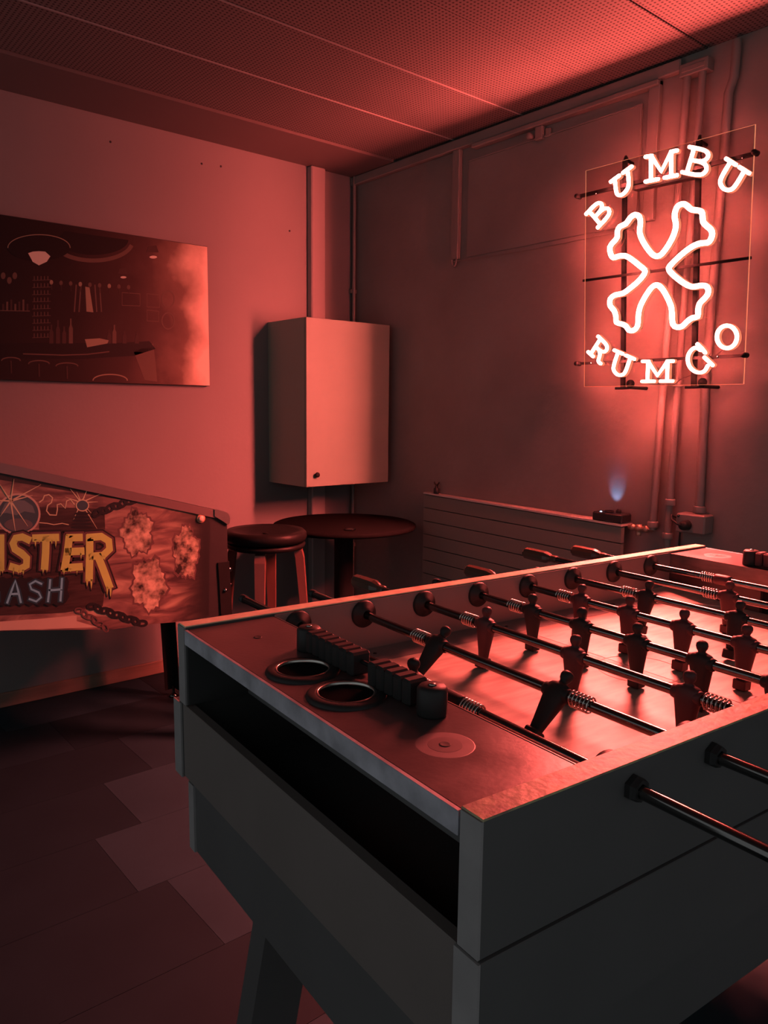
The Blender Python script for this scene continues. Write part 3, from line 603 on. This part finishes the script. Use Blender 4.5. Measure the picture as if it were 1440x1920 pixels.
MB().lathe([(0.0, 0.722), (0.335, 0.722), (0.348, 0.716), (0.350, 0.706), (0.345, 0.698), (0.33, 0.694), (0.0, 0.694)], (0, 0, 0), 'z', 56).build('table_top', M_darkwood, t)
MB().lathe([(0.0, 0.0), (0.23, 0.0), (0.23, 0.008), (0.20, 0.018), (0.075, 0.028), (0.048, 0.05), (0.046, 0.66), (0.10, 0.680), (0.12, 0.694), (0, 0.694)], (-0.02, -0.02, 0), 'z', 32).build('pedestal', M_blackmat, t)
t = thing('coaster_dish', 'tiny glinting dish lying on the round black table', 'dish', (2.14, 2.80, 0.722))
MB().lathe([(0.0, 0.002), (0.020, 0.002), (0.026, 0.005), (0.027, 0.004), (0.022, 0.0), (0, 0.0)], (0, 0, 0), 'z', 18).build('dish_bowl', M_chrome, t)

# ------------------------------------------------------------------ foosball table
TR = math.radians(-5); P0 = (0.4761, 0.4303)
TZ = 0.92
ft = thing('foosball_table', 'black and grey foosball table in the foreground with golden worn rail tops', 'foosball table', (P0[0], P0[1], 0), TR)
L, Wd = 1.453, 0.750
def tb(name, u0, u1, v0, v1, z0, z1, m, c=0.0, parent=None, **k): return MB().box(u0, u1, v0, v1, z0, z1, c).build(name, m, parent or ft, **k)
for (v0, v1) in ((0.0, 0.028), (0.722, 0.750)):
    s = tb('side_board', 0.0015, L, v0, v1, 0.785, 0.9175, M_black)
    tb('rail_cap', 0.0, L, v0-0.0008, v1+0.0008, 0.9175, 0.920, M_cap if v0 > 0.5 else M_capdim, 0.0006)
    tb('edge_trim', -0.0015, 0.0015, v0, v1, 0.785, 0.9175, M_edge)
# inner laminate faces
tb('inner_wall', 0.162, 1.296, 0.7185, 0.722, 0.80, 0.9165, M_inner); tb('inner_wall', 0.162, 1.296, 0.028, 0.0315, 0.80, 0.9165, M_inner)
# end shelves
for (a, b_, nm) in ((0.004, 0.160, 'end_shelf'), (1.298, 1.449, 'end_shelf')):
    tb(nm, a, b_, 0.0285, 0.7215, 0.900, 0.914, M_shelf, 0.001)
tb('front_edge_strip', -0.002, 0.004, 0.031, 0.719, 0.890, 0.9145, M_alu, 0.0008)
tb('front_edge_strip', 1.449, 1.455, 0.031, 0.719, 0.890, 0.9145, M_alu, 0.0008)
# end walls of the pitch with goal mouths
for (a, b_) in ((0.148, 0.160), (1.298, 1.310)):
    tb('goal_wall', a, b_, 0.0285, 0.275, 0.80, 0.8995, M_shelf); tb('goal_wall', a, b_, 0.475, 0.7215, 0.80, 0.8995, M_shelf)
    tb('goal_lintel', a, b_, 0.275, 0.475, 0.872, 0.8995, M_shelf)
tb('goal_edging', 1.2955, 1.298, 0.032, 0.718, 0.874, 0.9145, mat('goal_edging_metal', (0.30, 0.25, 0.23), 0.35, metal=0.7, var=0.4, vscale=15, stretch=(1, 1, 4)), 0.0005)
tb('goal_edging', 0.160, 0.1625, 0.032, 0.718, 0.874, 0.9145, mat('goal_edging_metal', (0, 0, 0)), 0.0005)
# recess behind the front edge; dark side and top liners added to paint its shade
M_deep = mat('recess_shade_black', (0.05, 0.05, 0.05), 0.9, spec=0.0)
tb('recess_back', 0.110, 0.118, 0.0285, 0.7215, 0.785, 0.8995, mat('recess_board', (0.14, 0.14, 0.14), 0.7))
for (a, b_) in ((0.0285, 0.0305), (0.7195, 0.7215)): tb('recess_shade_side', 0.004, 0.110, a, b_, 0.785, 0.8895, M_deep)
tb('recess_shade_top', 0.005, 0.110, 0.031, 0.719, 0.8975, 0.8995, M_deep)
tb('recess_back', 1.335, 1.343, 0.0285, 0.7215, 0.785, 0.8995, M_black)
# pitch
tb('playfield', 0.160, 1.298, 0.0315, 0.7185, 0.800, 0.812, M_field)
for (va, vb) in ((0.7185, 0.668), (0.0315, 0.082)):
    mb = MB(); q1, q2 = min(va, vb), max(va, vb); hi, lo_ = (0.8215, 0.8125)
    z1, z2 = (lo_, hi) if va > vb else (hi, lo_)
    mb.hexa([(0.162, q1, 0.811), (1.296, q1, 0.811), (1.296, q2, 0.811), (0.162, q2, 0.811), (0.162, q1, z1), (1.296, q1, z1), (1.296, q2, z2), (0.162, q2, z2)])
    mb.build('ramp_strip', M_inner, ft)
for (u0, su) in ((1.296, -1), (0.162, 1)):
    for (v0, sv) in ((0.7185, -1), (0.0315, 1)):
        A = (u0, v0, 0.812); B = (u0+su*0.19, v0, 0.812); D_ = (u0, v0+sv*0.19, 0.812)
        A2_ = (u0, v0, 0.832); B2 = (u0+su*0.19, v0, 0.8225); D2 = (u0, v0+sv*0.19, 0.814)
        MB().add([A, B, D_, A2_, B2, D2], [(0, 1, 2), (3, 4, 5), (0, 1, 4, 3), (1, 2, 5, 4), (2, 0, 3, 5)]).build('corner_wedge', M_field, ft)
for (u, v) in ((0.36, 0.697), (0.70, 0.697), (1.05, 0.697)):
    MB().lathe([(0, 0.0015), (0.003, 0.001), (0.004, 0)], (u, v, 0.818), 'z', 10).build('screw', M_rubber, ft)
# pitch line marking
mb = MB(); pts = [(0.722+0.075*math.cos(a), 0.375+0.075*math.sin(a)) for a in [2*PI*k/36 for k in range(36)]]
ribbon(pts, 0.002, 0.0004, lambda x, y, d: (x, y, 0.8121+d), closed=True, mb=mb); ribbon([(0.722, 0.09), (0.722, 0.66)], 0.002, 0.0004, lambda x, y, d: (x, y, 0.8121+d), mb=mb)
mb.build('pitch_markings', mat('faded_line', (0.35, 0.27, 0.22), 0.5), ft)
# lower cabinet
for (v0, v1, sg) in ((-0.004, 0.030, -1), (0.740, 0.772, 1)):
    tb('lower_side_board', -0.001, L+0.001, v0, v1, 0.653, 0.784, M_black, 0.001)
    tb('lower_edge_trim', -0.004, -0.001, v0, v1, 0.653, 0.784, M_edge)
tb('front_panel', 0.000, 0.016, 0.031, 0.739, 0.655, 0.783, M_panel, 0.001); tb('rear_panel', L-0.016, L, 0.031, 0.739, 0.655, 0.783, M_panel, 0.001)
tb('cabinet_floor', 0.017, L-0.017, 0.031, 0.739, 0.655, 0.667, M_black)
tb('under_body', 0.004, L-0.004, 0.02, 0.720, 0.535, 0.6525, M_black, 0.001)
tb('under_edge_trim', 0.000, 0.004, 0.700, 0.722, 0.535, 0.6525, M_edge)
for (us, u0) in ((1, 0.0), (-1, L)):
    for (va, vb) in ((0.665, 0.715), (0.035, 0.085)):
        uu = lambda a: u0+us*a
        p = [(uu(0.045), va, 0), (uu(0.14), va, 0), (uu(0.14), vb, 0), (uu(0.045), vb, 0), (uu(0.145), va, 0.534), (uu(0.245), va, 0.534), (uu(0.245), vb, 0.534), (uu(0.145), vb, 0.534)]
        MB().hexa(p).build('leg', M_black, ft)
tb('leg_brace', 0.15, L-0.15, 0.35, 0.40, 0.46, 0.534, M_black)
# shelf fittings: cup rings, disc plates
for (u, v) in ((0.064, 0.440), (0.066, 0.330)):
    MB().lathe([(0.0, 0.0004), (0.0362, 0.0004)], (u, v, 0.914), 'z', 32, smooth=False).build('cup_hole', mat('cup_black', (0.012, 0.012, 0.012), 0.9, spec=0.0), ft)
    MB().lathe([(0.036, 0.0004), (0.036, 0.004), (0.040, 0.0055), (0.047, 0.0055), (0.051, 0.003), (0.052, 0.0)], (u, v, 0.914), 'z', 40).build('cup_ring', M_blackpl, ft)
    MB().lathe([(0.0355, 0.0008), (0.0355, 0.0052), (0.0375, 0.0060), (0.0385, 0.0052)], (u, v, 0.914), 'z', 40).build('ring_lip', M_spring, ft)
M_disc = mat('worn_disc', (0.20, 0.13, 0.13), 0.45, var=0.2, vscale=40)
for (u, v) in ((0.078, 0.147), (1.374, 0.635)):
    MB().lathe([(0.0, 0.0002), (0.032, 0.0002), (0.033, 0.0)], (u, v, 0.914), 'z', 36, smooth=False).build('worn_disc', M_disc, ft)
    MB().lathe([(0.0, 0.0004), (0.019, 0.0004), (0.0195, 0.0)], (u, v, 0.914), 'z', 30, smooth=False).build('disc_ring', mat('disc_dark', (0.13, 0.085, 0.085), 0.4), ft)
    MB().lathe([(0.0, 0.0008), (0.0045, 0.0008), (0.006, 0.0012), (0.0068, 0.0006)], (u, v, 0.914), 'z', 18).build('bolt_hole', M_rubber, ft)
MB().lathe([(0.0, 0.0006), (0.0045, 0.0006), (0.006, 0.0012), (0.0068, 0.0)], (0.082, 0.62, 0.914), 'z', 18).build('bolt_hole', M_rubber, ft)
MB().lathe([(0.0, 0.0006), (0.0045, 0.0006), (0.006, 0.0012), (0.0068, 0.0)], (1.374, 0.12, 0.914), 'z', 18).build('bolt_hole', M_rubber, ft)

# bearings on the rails
RU = [.207, .347, .491, .635, .781, .925, 1.071, 1.213]; RZ = TZ-0.029
for u in RU:
    MB().lathe([(0.0078, -0.013), (0.011, -0.013), (0.013, -0.009), (0.0245, -0.007), (0.0262, -0.004), (0.0262, 0.0)], (u, 0.7185, RZ+0.001), 'y', 28).build('bearing', M_blackpl, ft)
    MB().lathe([(0.0262, 0.0), (0.0262, 0.004), (0.0245, 0.007), (0.013, 0.009), (0.011, 0.013), (0.0078, 0.013)], (u, 0.0315, RZ+0.001), 'y', 28).build('bearing', M_blackpl, ft)
    MB().lathe([(0.0078, -0.012), (0.012, -0.012), (0.0135, -0.008), (0.0145, -0.006), (0.0145, 0.0)], (u, -0.0005, RZ+0.001), 'y', 6, smooth=False).build('bearing_nut', M_blackpl, ft)
    MB().lathe([(0.0145, 0.0), (0.0145, 0.006), (0.0135, 0.008), (0.012, 0.012), (0.0078, 0.012)], (u, 0.7505, RZ+0.001), 'y', 6, smooth=False).build('bearing_nut', M_blackpl, ft)

# table frame to world
def tw(u, v, z): c_, s_ = math.cos(TR), math.sin(TR); return (P0[0]+u*c_-v*s_, P0[1]+u*s_+v*c_, z)
# player figure meshes (origin at the rod axis)
def man_mesh(m):
    mb = MB()
    # z, half width (v), half depth (u), u offset
    S = [(0.0345, 0.001, 0.001, 0), (0.0335, 0.0050, 0.0050, 0), (0.0305, 0.0080, 0.0078, 0), (0.0260, 0.0088, 0.0086, 0), (0.0215, 0.0078, 0.0078, 0), (0.0180, 0.0056, 0.0060, 0), (0.0155, 0.0052, 0.0058, 0),
         (0.0135, 0.0095, 0.0075, 0), (0.0115, 0.0160, 0.0098, 0), (0.0080, 0.0190, 0.0112, 0), (0.0, 0.0192, 0.0122, 0), (-0.010, 0.0180, 0.0120, 0), (-0.022, 0.0160, 0.0100, 0), (-0.034, 0.0142, 0.0085, 0),
         (-0.046, 0.0122, 0.0072, 0), (-0.057, 0.0105, 0.0065, 0), (-0.0600, 0.0102, 0.0064, 0)]
    N = 14; vs = []; fs = []
    for (z, a, b2, o) in S:
        for k in range(N):
            t_ = 2*PI*k/N; c_, s_ = math.cos(t_), math.sin(t_)
            e_ = 0.75
            vs.append((o+b2*math.copysign(abs(s_)**e_, s_), a*math.copysign(abs(c_)**e_, c_), z))
    for i in range(len(S)-1):
        for k in range(N):
            j = (k+1) % N; fs.append((i*N+k, i*N+N+k, i*N+N+j, i*N+j))
    mb.add(vs, fs, True)
    return mb
me_man = {}; me_foot = {}
def coil(r, y0, y1, turns, wr_):
    n = int(turns*14); return MB().tube([(r*math.cos(2*PI*turns*k/n), y0+(y1-y0)*k/n, r*math.sin(2*PI*turns*k/n)) for k in range(n+1)], wr_, 6, cap=True)
def foosball_rod(k, label, men, red, tilt, va, vb, handle, proto=None):
    """rod thing along +y (table v); va..vb ends; men = v positions"""
    loc = tw(RU[k], 0, RZ)
    t = thing('foosball_rod', label, 'rod', loc, TR, 'chrome rods of the foosball table')
    tm = math.radians(tilt); R = Matrix.Rotation(tm, 4, 'Y')
    MB().tube([(0, va, 0), (0, vb, 0)], 0.0074, 16).build('bar', M_chrome, t)
    m = M_red if red else M_manblk
    for v in men:
        if red not in me_man:
            o = man_mesh(m).build('player', m, t); me_man[red] = o.data
            fb = MB().box(-0.0105, 0.0105, -0.0115, 0.0115, -0.0775, -0.0595, 0.002); f = fb.build('foot', m, o); me_foot[red] = f.data
        else:
            o = bpy.data.objects.new('player', me_man[red]); C.objects.link(o); o.parent = t
            f = bpy.data.objects.new('foot', me_foot[red]); C.objects.link(f); f.parent = o
        o.location = (0, v, 0); o.rotation_euler = (0, tm, 0)
        MB().lathe([(0.0, -0.0225), (0.0072, -0.0225), (0.0095, -0.0222), (0.0105, -0.018), (0.0105, 0.018), (0.0095, 0.0222), (0.0072, 0.0225)], (0, 0, 0), 'y', 18).build('hub', m, o)
    sp = 0.034
    ends = [(max(men)+0.024, 1), (min(men)-0.024, -1)] if men else []
    for (v, s) in ends:
        coil(0.0108, v+s*0.002, v+s*(0.002+sp), 5.5, 0.0014).build('spring', M_spring, t)
    if len(men) == 1 and k == 0:
        pass
    # handle / cap
    for (side, has) in (('far', handle == 'far'), ('near', handle == 'near')):
        v = vb if side == 'far' else va; s = 1 if side == 'far' else -1
        if has:
            H = [(0.0078, -0.026), (0.0098, -0.022), (0.0098, -0.010), (0.0085, -0.006), (0.0125, 0.002), (0.0160, 0.014), (0.0165, 0.060), (0.0155, 0.084), (0.0120, 0.090), (0.0, 0.091)]
            pr = [(r, h*s) for r, h in H]
            if s < 0: pr = pr[::-1]
            MB().lathe([(r, h) for r, h in pr], (0, v-s*0.02, 0), 'y', 10, smooth=False).build('handle', M_grip, t)
        else:
            MB().lathe([(0.0, 0.006), (0.006, 0.006), (0.0084, 0.003), (0.0086, -0.012), (0.0074, -0.012)] if s > 0 else [(0.0074, 0.012), (0.0086, 0.012), (0.0084, -0.003), (0.006, -0.006), (0.0, -0.006)], (0, v, 0), 'y', 14).build('end_cap', M_blackpl, t)
    return t
VP = {
 0: ([0.375], False, 0, -0.50, 0.951, 'near', 'first rod from the near end, with the black goalkeeper, above the near shelf edge'),
 1: ([0.495, 0.231], False, 42, -0.46, 0.914, 'near', 'second rod from the near end, two tilted black defenders'),
 2: ([0.535, 0.328, 0.126], True, 4, -0.24, 0.90, 'far', 'third rod from the near end, three red attackers'),
 3: ([0.560, 0.438, 0.318, 0.199, 0.078], False, -2, -0.40, 0.86, 'near', 'fourth rod from the near end, row of five black midfielders'),
 4: ([0.566, 0.448, 0.330, 0.212, 0.094], True, 3, -0.22, 0.85, 'far', 'fifth rod from the near end, row of five red midfielders'),
 5: ([0.514, 0.312, 0.110], False, 14, -0.38, 0.83, 'near', 'sixth rod from the near end, three black attackers'),
 6: ([0.418, 0.160], True, 0, -0.17, 0.945, 'far', 'seventh rod from the near end, two red defenders'),
 7: ([0.300], True, 0, -0.14, 0.90, 'far', 'farthest rod with the red goalkeeper, before the far shelf')}
rods = []
for k, (men, red, tilt, va, vb, hd, lab) in VP.items():
    rods.append(foosball_rod(k, lab, men, red, tilt, va, vb, hd))
# goalkeeper rods carry bumpers with springs well away from the figure
def goal_stops(t, spots, m):
    for (v, s) in spots:
        MB().lathe([(0.0075, -0.020), (0.0115, -0.019), (0.0125, -0.014), (0.0125, 0.014), (0.0115, 0.019), (0.0075, 0.020)], (0, v, 0), 'y', 18).build('bumper', m, t)
        coil(0.0108, v+s*0.021, v+s*0.052, 5.5, 0.0014).build('spring', M_spring, t)
goal_stops(rods[0], [(0.622, 1), (0.285, -1)], M_manblk); goal_stops(rods[7], [(0.520, 1)], M_red)

# score counters on both end shelves
def counter(label, u, vs_, m, va, vb, dz):
    t = thing('score_counter', label, 'score counter', tw(u, 0, 0.9143), TR)
    MB().tube([(0, va, dz), (0, vb, dz)], 0.003, 10).build('counter_wire', M_blackmat, t)
    for v in vs_:
        MB().box(-0.0155, 0.0155, v-0.0085, v+0.0085, dz-0.020, dz+0.013, 0.0032).build('bead', m, t)
    for v in (va, vb):
        MB().lathe([(0.0, 0.0), (0.018, 0.0), (0.019, 0.003), (0.0185, dz+0.010), (0.015, dz+0.014), (0.0, dz+0.014)], (0, v, 0), 'z', 22).build('counter_post', M_blackpl, t)
        MB().lathe([(0.0, dz+0.0165), (0.003, dz+0.0165), (0.0055, dz+0.0145), (0, dz+0.014)], (0, v, 0), 'z', 14).build('post_screw', M_spring, t)
    return t
counter('abacus-style score counter of black beads on the near end shelf', 0.119, [0.497-0.0188*i for i in range(7)]+[0.332-0.0188*i for i in range(5)], M_manblk, 0.520, 0.222, 0.022)
counter('abacus-style score counter of red beads on the far end shelf', 1.330, [0.497-0.0195*i for i in range(10)], M_red, 0.522, 0.215, 0.022)

# ------------------------------------------------------------------ neon sign
XA = 2.541    # acrylic sheet
XT = 2.526    # tube centre plane
sg = thing('neon_sign', 'glowing neon sign with crossed-bones outline on clear acrylic', 'neon sign', (XA, 1.55, 1.35))
def sgl(p): return (p[0]-XA, p[1]-1.55, p[2]-1.35)
cor = [atx(x, y, XA) for x, y in ((1095, 725), (1394, 720), (1416, 233), (1098, 320))]
vs = [sgl((XA, c.y, c.z)) for c in cor]+[sgl((XA+0.004, c.y, c.z)) for c in cor]
MB().add(vs, [(3, 2, 1, 0), (4, 5, 6, 7), (0, 1, 5, 4), (1, 2, 6, 5), (2, 3, 7, 6), (3, 0, 4, 7)]).build('acrylic_sheet', M_acr, sg)
for a in range(4):
    A, B = cor[a], cor[(a+1) % 4]
    MB().tube([sgl((XA+0.002, A.y, A.z)), sgl((XA+0.002, B.y, B.z))], (0.0006, 0.0016, 0.0008, 0.0013)[a], 6).build('sheet_edge', M_acredge, sg)
def smooth_path(pts, closed, sub=4):
    P = [Vector((p[0], p[1])) for p in pts]; N = len(P); out = []
    rng = N if closed else N-1
    for i in range(rng):
        p0 = P[(i-1) % N] if (closed or i > 0) else P[i]; p1 = P[i]; p2 = P[(i+1) % N]; p3 = P[(i+2) % N] if (closed or i+2 < N) else P[min(i+1, N-1)]
        for k in range(sub):
            t_ = k/sub; out.append(0.5*((2*p1)+(p2-p0)*t_+(2*p0-5*p1+4*p2-p3)*t_*t_+(3*p1-p0-3*p2+p3)*t_**3))
    if not closed: out.append(P[-1])
    return out
def neon(path3, r, closed, name, parent, glow=None, back=None):
    """path3: (y,z) list in the tube plane; domed glowing front (towards -x) on a silicone channel"""
    P = path3; N = len(P); K = 7; HF = 0.006
    gv = []; gf = []; bv = []; bf = []
    def frame(i):
        a = P[(i-1) % N] if (closed or i > 0) else P[i]; b_ = P[(i+1) % N] if (closed or i < N-1) else P[i]
        t_ = (b_-a); t_.normalize(); return t_, Vector((-t_.y, t_.x))
    rings = []
    if not closed:
        t0, n0 = frame(0); t1, n1 = frame(N-1)
        rings.append((P[0]-t0*r*0.95, n0, 0.25)); rings.append((P[0]-t0*r*0.6, n0, 0.8))
    for i in range(N): t_, n_ = frame(i); rings.append((P[i], n_, 1.0))
    if not closed: rings.append((P[-1]+t1*r*0.6, n1, 0.8)); rings.append((P[-1]+t1*r*0.95, n1, 0.25))
    M_ = len(rings)
    for (p, n_, s) in rings:
        for k in range(K+1):
            a = PI*(k-1)/(K-2); hx = 0.0
            if k == 0: a = 0.0
            elif k == K: a = PI
            else: hx = HF*s
            gv.append(sgl((XT-hx-r*0.7*s*math.sin(a), p.x+n_.x*r*s*math.cos(a), p.y+n_.y*r*s*math.cos(a))))
        e_ = r*s+0.0018
        for (d, x) in ((e_, 0.0002), (e_, XA-XT-0.0005), (-e_, XA-XT-0.0005), (-e_, 0.0002)):
            bv.append(sgl((XT+x, p.x+n_.x*d, p.y+n_.y*d)))
    rg = range(M_) if closed else range(M_-1)
    for i in rg:
        j = (i+1) % M_
        for k in range(K): gf.append((i*(K+1)+k, j*(K+1)+k, j*(K+1)+k+1, i*(K+1)+k+1))
        for k in range(4): bf.append((i*4+k, j*4+k, j*4+(k+1) % 4, i*4+(k+1) % 4))
    if glow is not None:
        glow.add(gv, gf, True); back.add(bv, bf)
        return
    o = MB().add(gv, gf, True).build(name, M_neon, parent)
    MB().add(bv, bf).build('tube_channel', M_side, o)
    return o
def sp_(pts, ox, oy, s): # zoom coords -> plane (y,z)
    return [Vector((p.y, p.z)) for p in [atx(ox+x/s, oy+y/s, XT) for x, y in pts]]
X = [(605,945),(635,930),(680,870),(715,800),(728,740),(718,690),(725,645),(745,612),(780,603),(805,620),(830,640),(870,645),(895,655),(902,685),(905,720),(930,748),(955,770),(965,800),(955,835),(935,856),(890,860),(840,878),(790,912),(740,955),(700,995),(680,1022),(692,1050),(730,1085),(780,1122),(830,1145),(880,1138),(918,1138),(938,1160),(935,1195),(910,1225),(882,1255),(872,1300),(870,1340),(835,1348),(800,1372),(770,1402),(735,1410),(707,1390),(702,1330),(695,1270),(660,1195),(630,1150),(600,1132),(568,1150),(532,1200),(495,1270),(482,1330),(477,1400),(450,1430),(420,1430),(400,1402),(370,1388),(338,1378),(335,1340),(322,1300),(297,1270),(297,1225),(330,1198),(380,1188),(430,1152),(480,1110),(520,1062),(522,1035),(490,1008),(440,968),(395,942),(350,945),(317,955),(300,930),(295,885),(320,850),(343,822),(345,780),(362,750),(400,732),(430,692),(460,673),(488,688),(495,730),(490,790),(512,850),(552,910),(580,938)]
pth = smooth_path(sp_(X, 1060, 210, 3.4921), True, 2)
neon(pth, 0.0080, True, 'crossbones_tube', sg)
GL = {'U': [([(0, 1), (0.42, 1)], 0), ([(0.58, 1), (1, 1)], 0), ([(0.2, 1), (0.2, 0.4), (0.27, 0.12), (0.5, 0.0), (0.73, 0.12), (0.8, 0.4), (0.8, 1)], 1)],
      'M': [([(0, 1), (0.2, 1)], 0), ([(0.8, 1), (1, 1)], 0), ([(0.18, 0.0), (0.18, 1)], 0), ([(0.18, 1), (0.5, 0.28), (0.82, 1)], 0), ([(0.82, 1), (0.82, 0)], 0), ([(0.0, 0), (0.4, 0)], 0), ([(0.6, 0), (1, 0)], 0)],
      'B': [([(0, 1), (0.5, 1), (0.76, 0.93), (0.84, 0.77), (0.74, 0.6), (0.5, 0.53), (0.2, 0.53)], 1), ([(0.5, 0.53), (0.8, 0.47), (0.93, 0.28), (0.82, 0.07), (0.5, 0), (0, 0)], 1), ([(0.2, 0), (0.2, 1)], 0)],
      'R': [([(0, 1), (0.5, 1), (0.78, 0.93), (0.85, 0.76), (0.75, 0.57), (0.5, 0.5), (0.2, 0.5)], 1), ([(0.2, 0), (0.2, 1)], 0), ([(0, 0), (0.4, 0)], 0), ([(0.5, 0.5), (0.68, 0.32), (0.80, 0.02), (1, 0)], 1)]}
def letter(ch, BL, BR, TL, oy):
    g_, b_ = MB(), MB()
    for (pts, sm) in GL[ch]:
        q_ = [(BL[0]+(BR[0]-BL[0])*x+(TL[0]-BL[0])*y, BL[1]+(BR[1]-BL[1])*x+(TL[1]-BL[1])*y) for x, y in pts]
        P = sp_(q_, 1060, oy, 3.789)
        if sm: P = smooth_path(P, False, 3)
        neon(P, 0.0052, False, '', None, g_, b_)
    o = g_.build('letter', M_neon, sg); b_.build('tube_channel', M_side, o)
letter('B', (232, 785), (340, 671), (150, 690), 220)
letter('U', (340, 600), (490, 490), (325, 460), 220)
letter('M', (572, 458), (797, 412), (572, 283), 220)
letter('B', (832, 390), (1003, 424), (885, 212), 220)
letter('U', (1048, 458), (1212, 562), (1145, 295), 220)
letter('R', (165, 302), (255, 387), (235, 192), 580)
letter('U', (303, 433), (447, 497), (350, 290), 580)
letter('M', (548, 512), (765, 510), (552, 370), 580)
g_, b_ = MB(), MB()
for pts, sm in (([(962, 290), (930, 272), (893, 295), (873, 345), (882, 400), (915, 437), (955, 450), (992, 438), (1015, 400)], 1), ([(940, 246), (975, 280), (997, 310)], 0), ([(990, 340), (1050, 398)], 0)):
    P = sp_(pts, 1060, 580, 3.789); P = smooth_path(P, False, 3) if sm else P
    neon(P, 0.0052, False, '', None, g_, b_)
o = g_.build('letter', M_neon, sg); b_.build('tube_channel', M_side, o)
P = smooth_path(sp_(ell(1151, 196, 71, 80, 14), 1060, 580, 3.789), True, 3)
neon(P, 0.0056, True, 'letter', sg)
# metal frame behind the sheet
XB = XA+0.016
def bar(name, a, b_, r, m=M_blackmat): return MB().box(-1, 1, -1, 1, -1, 1)
def sbar(name, pa, pb_, wdt, m, x0=XB-0.006, x1=XB+0.006, parent=None):
    A = atx(*pa, XB); B = atx(*pb_, XB); a = Vector((A.y, A.z)); b2 = Vector((B.y, B.z)); t_ = (b2-a).normalized(); n_ = Vector((-t_.y, t_.x))*wdt/2
    q_ = [a-n_, b2-n_, b2+n_, a+n_]
    return MB().hexa([sgl((x0, v_.x, v_.y)) for v_ in q_]+[sgl((x1, v_.x, v_.y)) for v_ in q_]).build(name, m, parent or sg)
sbar('frame_bar', (1172, 300), (1168, 728), 0.015, M_blackmat); sbar('frame_bar', (1311, 262), (1301, 726), 0.017, M_blackmat)
sbar('cross_bar', (1090, 369), (1416, 290), 0.013, M_blackmat, XB-0.014, XB-0.006); sbar('cross_bar', (1096, 527), (1411, 484), 0.0085, M_blackmat, XB-0.013, XB-0.006); sbar('cross_bar', (1088, 682), (1397, 667), 0.010, M_blackmat, XB-0.013, XB-0.006)
sbar('power_supply', (1188, 350), (1300, 326), 0.026, mat('psu_case', (0.10, 0.08, 0.08), 0.5), XB-0.006, XB+0.026)
# hooks at the top of the two uprights reach back to the wall
for (x, y) in ((1172, 300), (1311, 262)):
    A = atx(x, y, XB); yv, zv = A.y, A.z
    MB().tube([sgl((XB, yv, zv-0.02)), sgl((XB, yv, zv+0.004)), sgl((XB+0.01, yv+0.004, zv+0.014)), sgl((XB+0.03, yv+0.016, zv+0.018)), sgl((WX-0.04, yv+0.03, zv+0.016)), sgl((WX+0.002, yv+0.03, zv+0.012))], 0.0055, 10).build('wall_hook', M_blackmat, sg)
for (x, y) in ((1168, 728), (1301, 726)):
    A = atx(x, y, XB); yv, zv = A.y, A.z
    MB().tube([sgl((XB-0.004, yv+0.03, zv)), sgl((XB, yv, zv)), sgl((XB+0.006, yv-0.035, zv+0.002))], 0.005, 10).build('foot_bar', M_blackmat, sg)
    MB().tube([sgl((XB+0.006, yv-0.030, zv+0.002)), sgl((WX+0.002, yv-0.034, zv+0.002))], 0.006, 10).build('wall_spacer', M_blackmat, sg)
    MB().lathe([(0.0, -0.012), (0.012, -0.010), (0.015, -0.003), (0.015, 0.004), (0.010, 0.010), (0.0, 0.012)], sgl((XB+0.004, yv-0.028, zv+0.016)), 'x', 18).build('spacer_knob', M_blackmat, sg)
for (x, y) in ((1418, 287), (1398, 666), (1086, 369), (1085, 682)):
    A = atx(x, y, XB-0.010)
    MB().lathe([(0.0, -0.020), (0.0075, -0.019), (0.009, -0.014), (0.009, 0.010), (0.0, 0.012)], sgl((XB-0.012, A.y, A.z)), 'x', 14).build('sheet_clamp', M_blackmat, sg)
for (x, y) in ((1117, 363), (1392, 296), (1108, 681), (1345, 669)):
    A = atx(x, y, XA-0.003)
    MB().lathe([(0.0, -0.004), (0.003, -0.003), (0.004, 0.0025)], sgl((XA-0.003, A.y, A.z)), 'x', 10).build('sheet_screw', M_chrome, sg)
wpts = [atx(x, y, XB+0.012) for x, y in ((1363, 650), (1345, 665), (1320, 690), (1300, 702), (1275, 712), (1262, 722))]
MB().tube([sgl(p) for p in wpts], 0.0016, 6).build('power_wire', mat('thin_wire', (0.12, 0.08, 0.08), 0.5), sg)
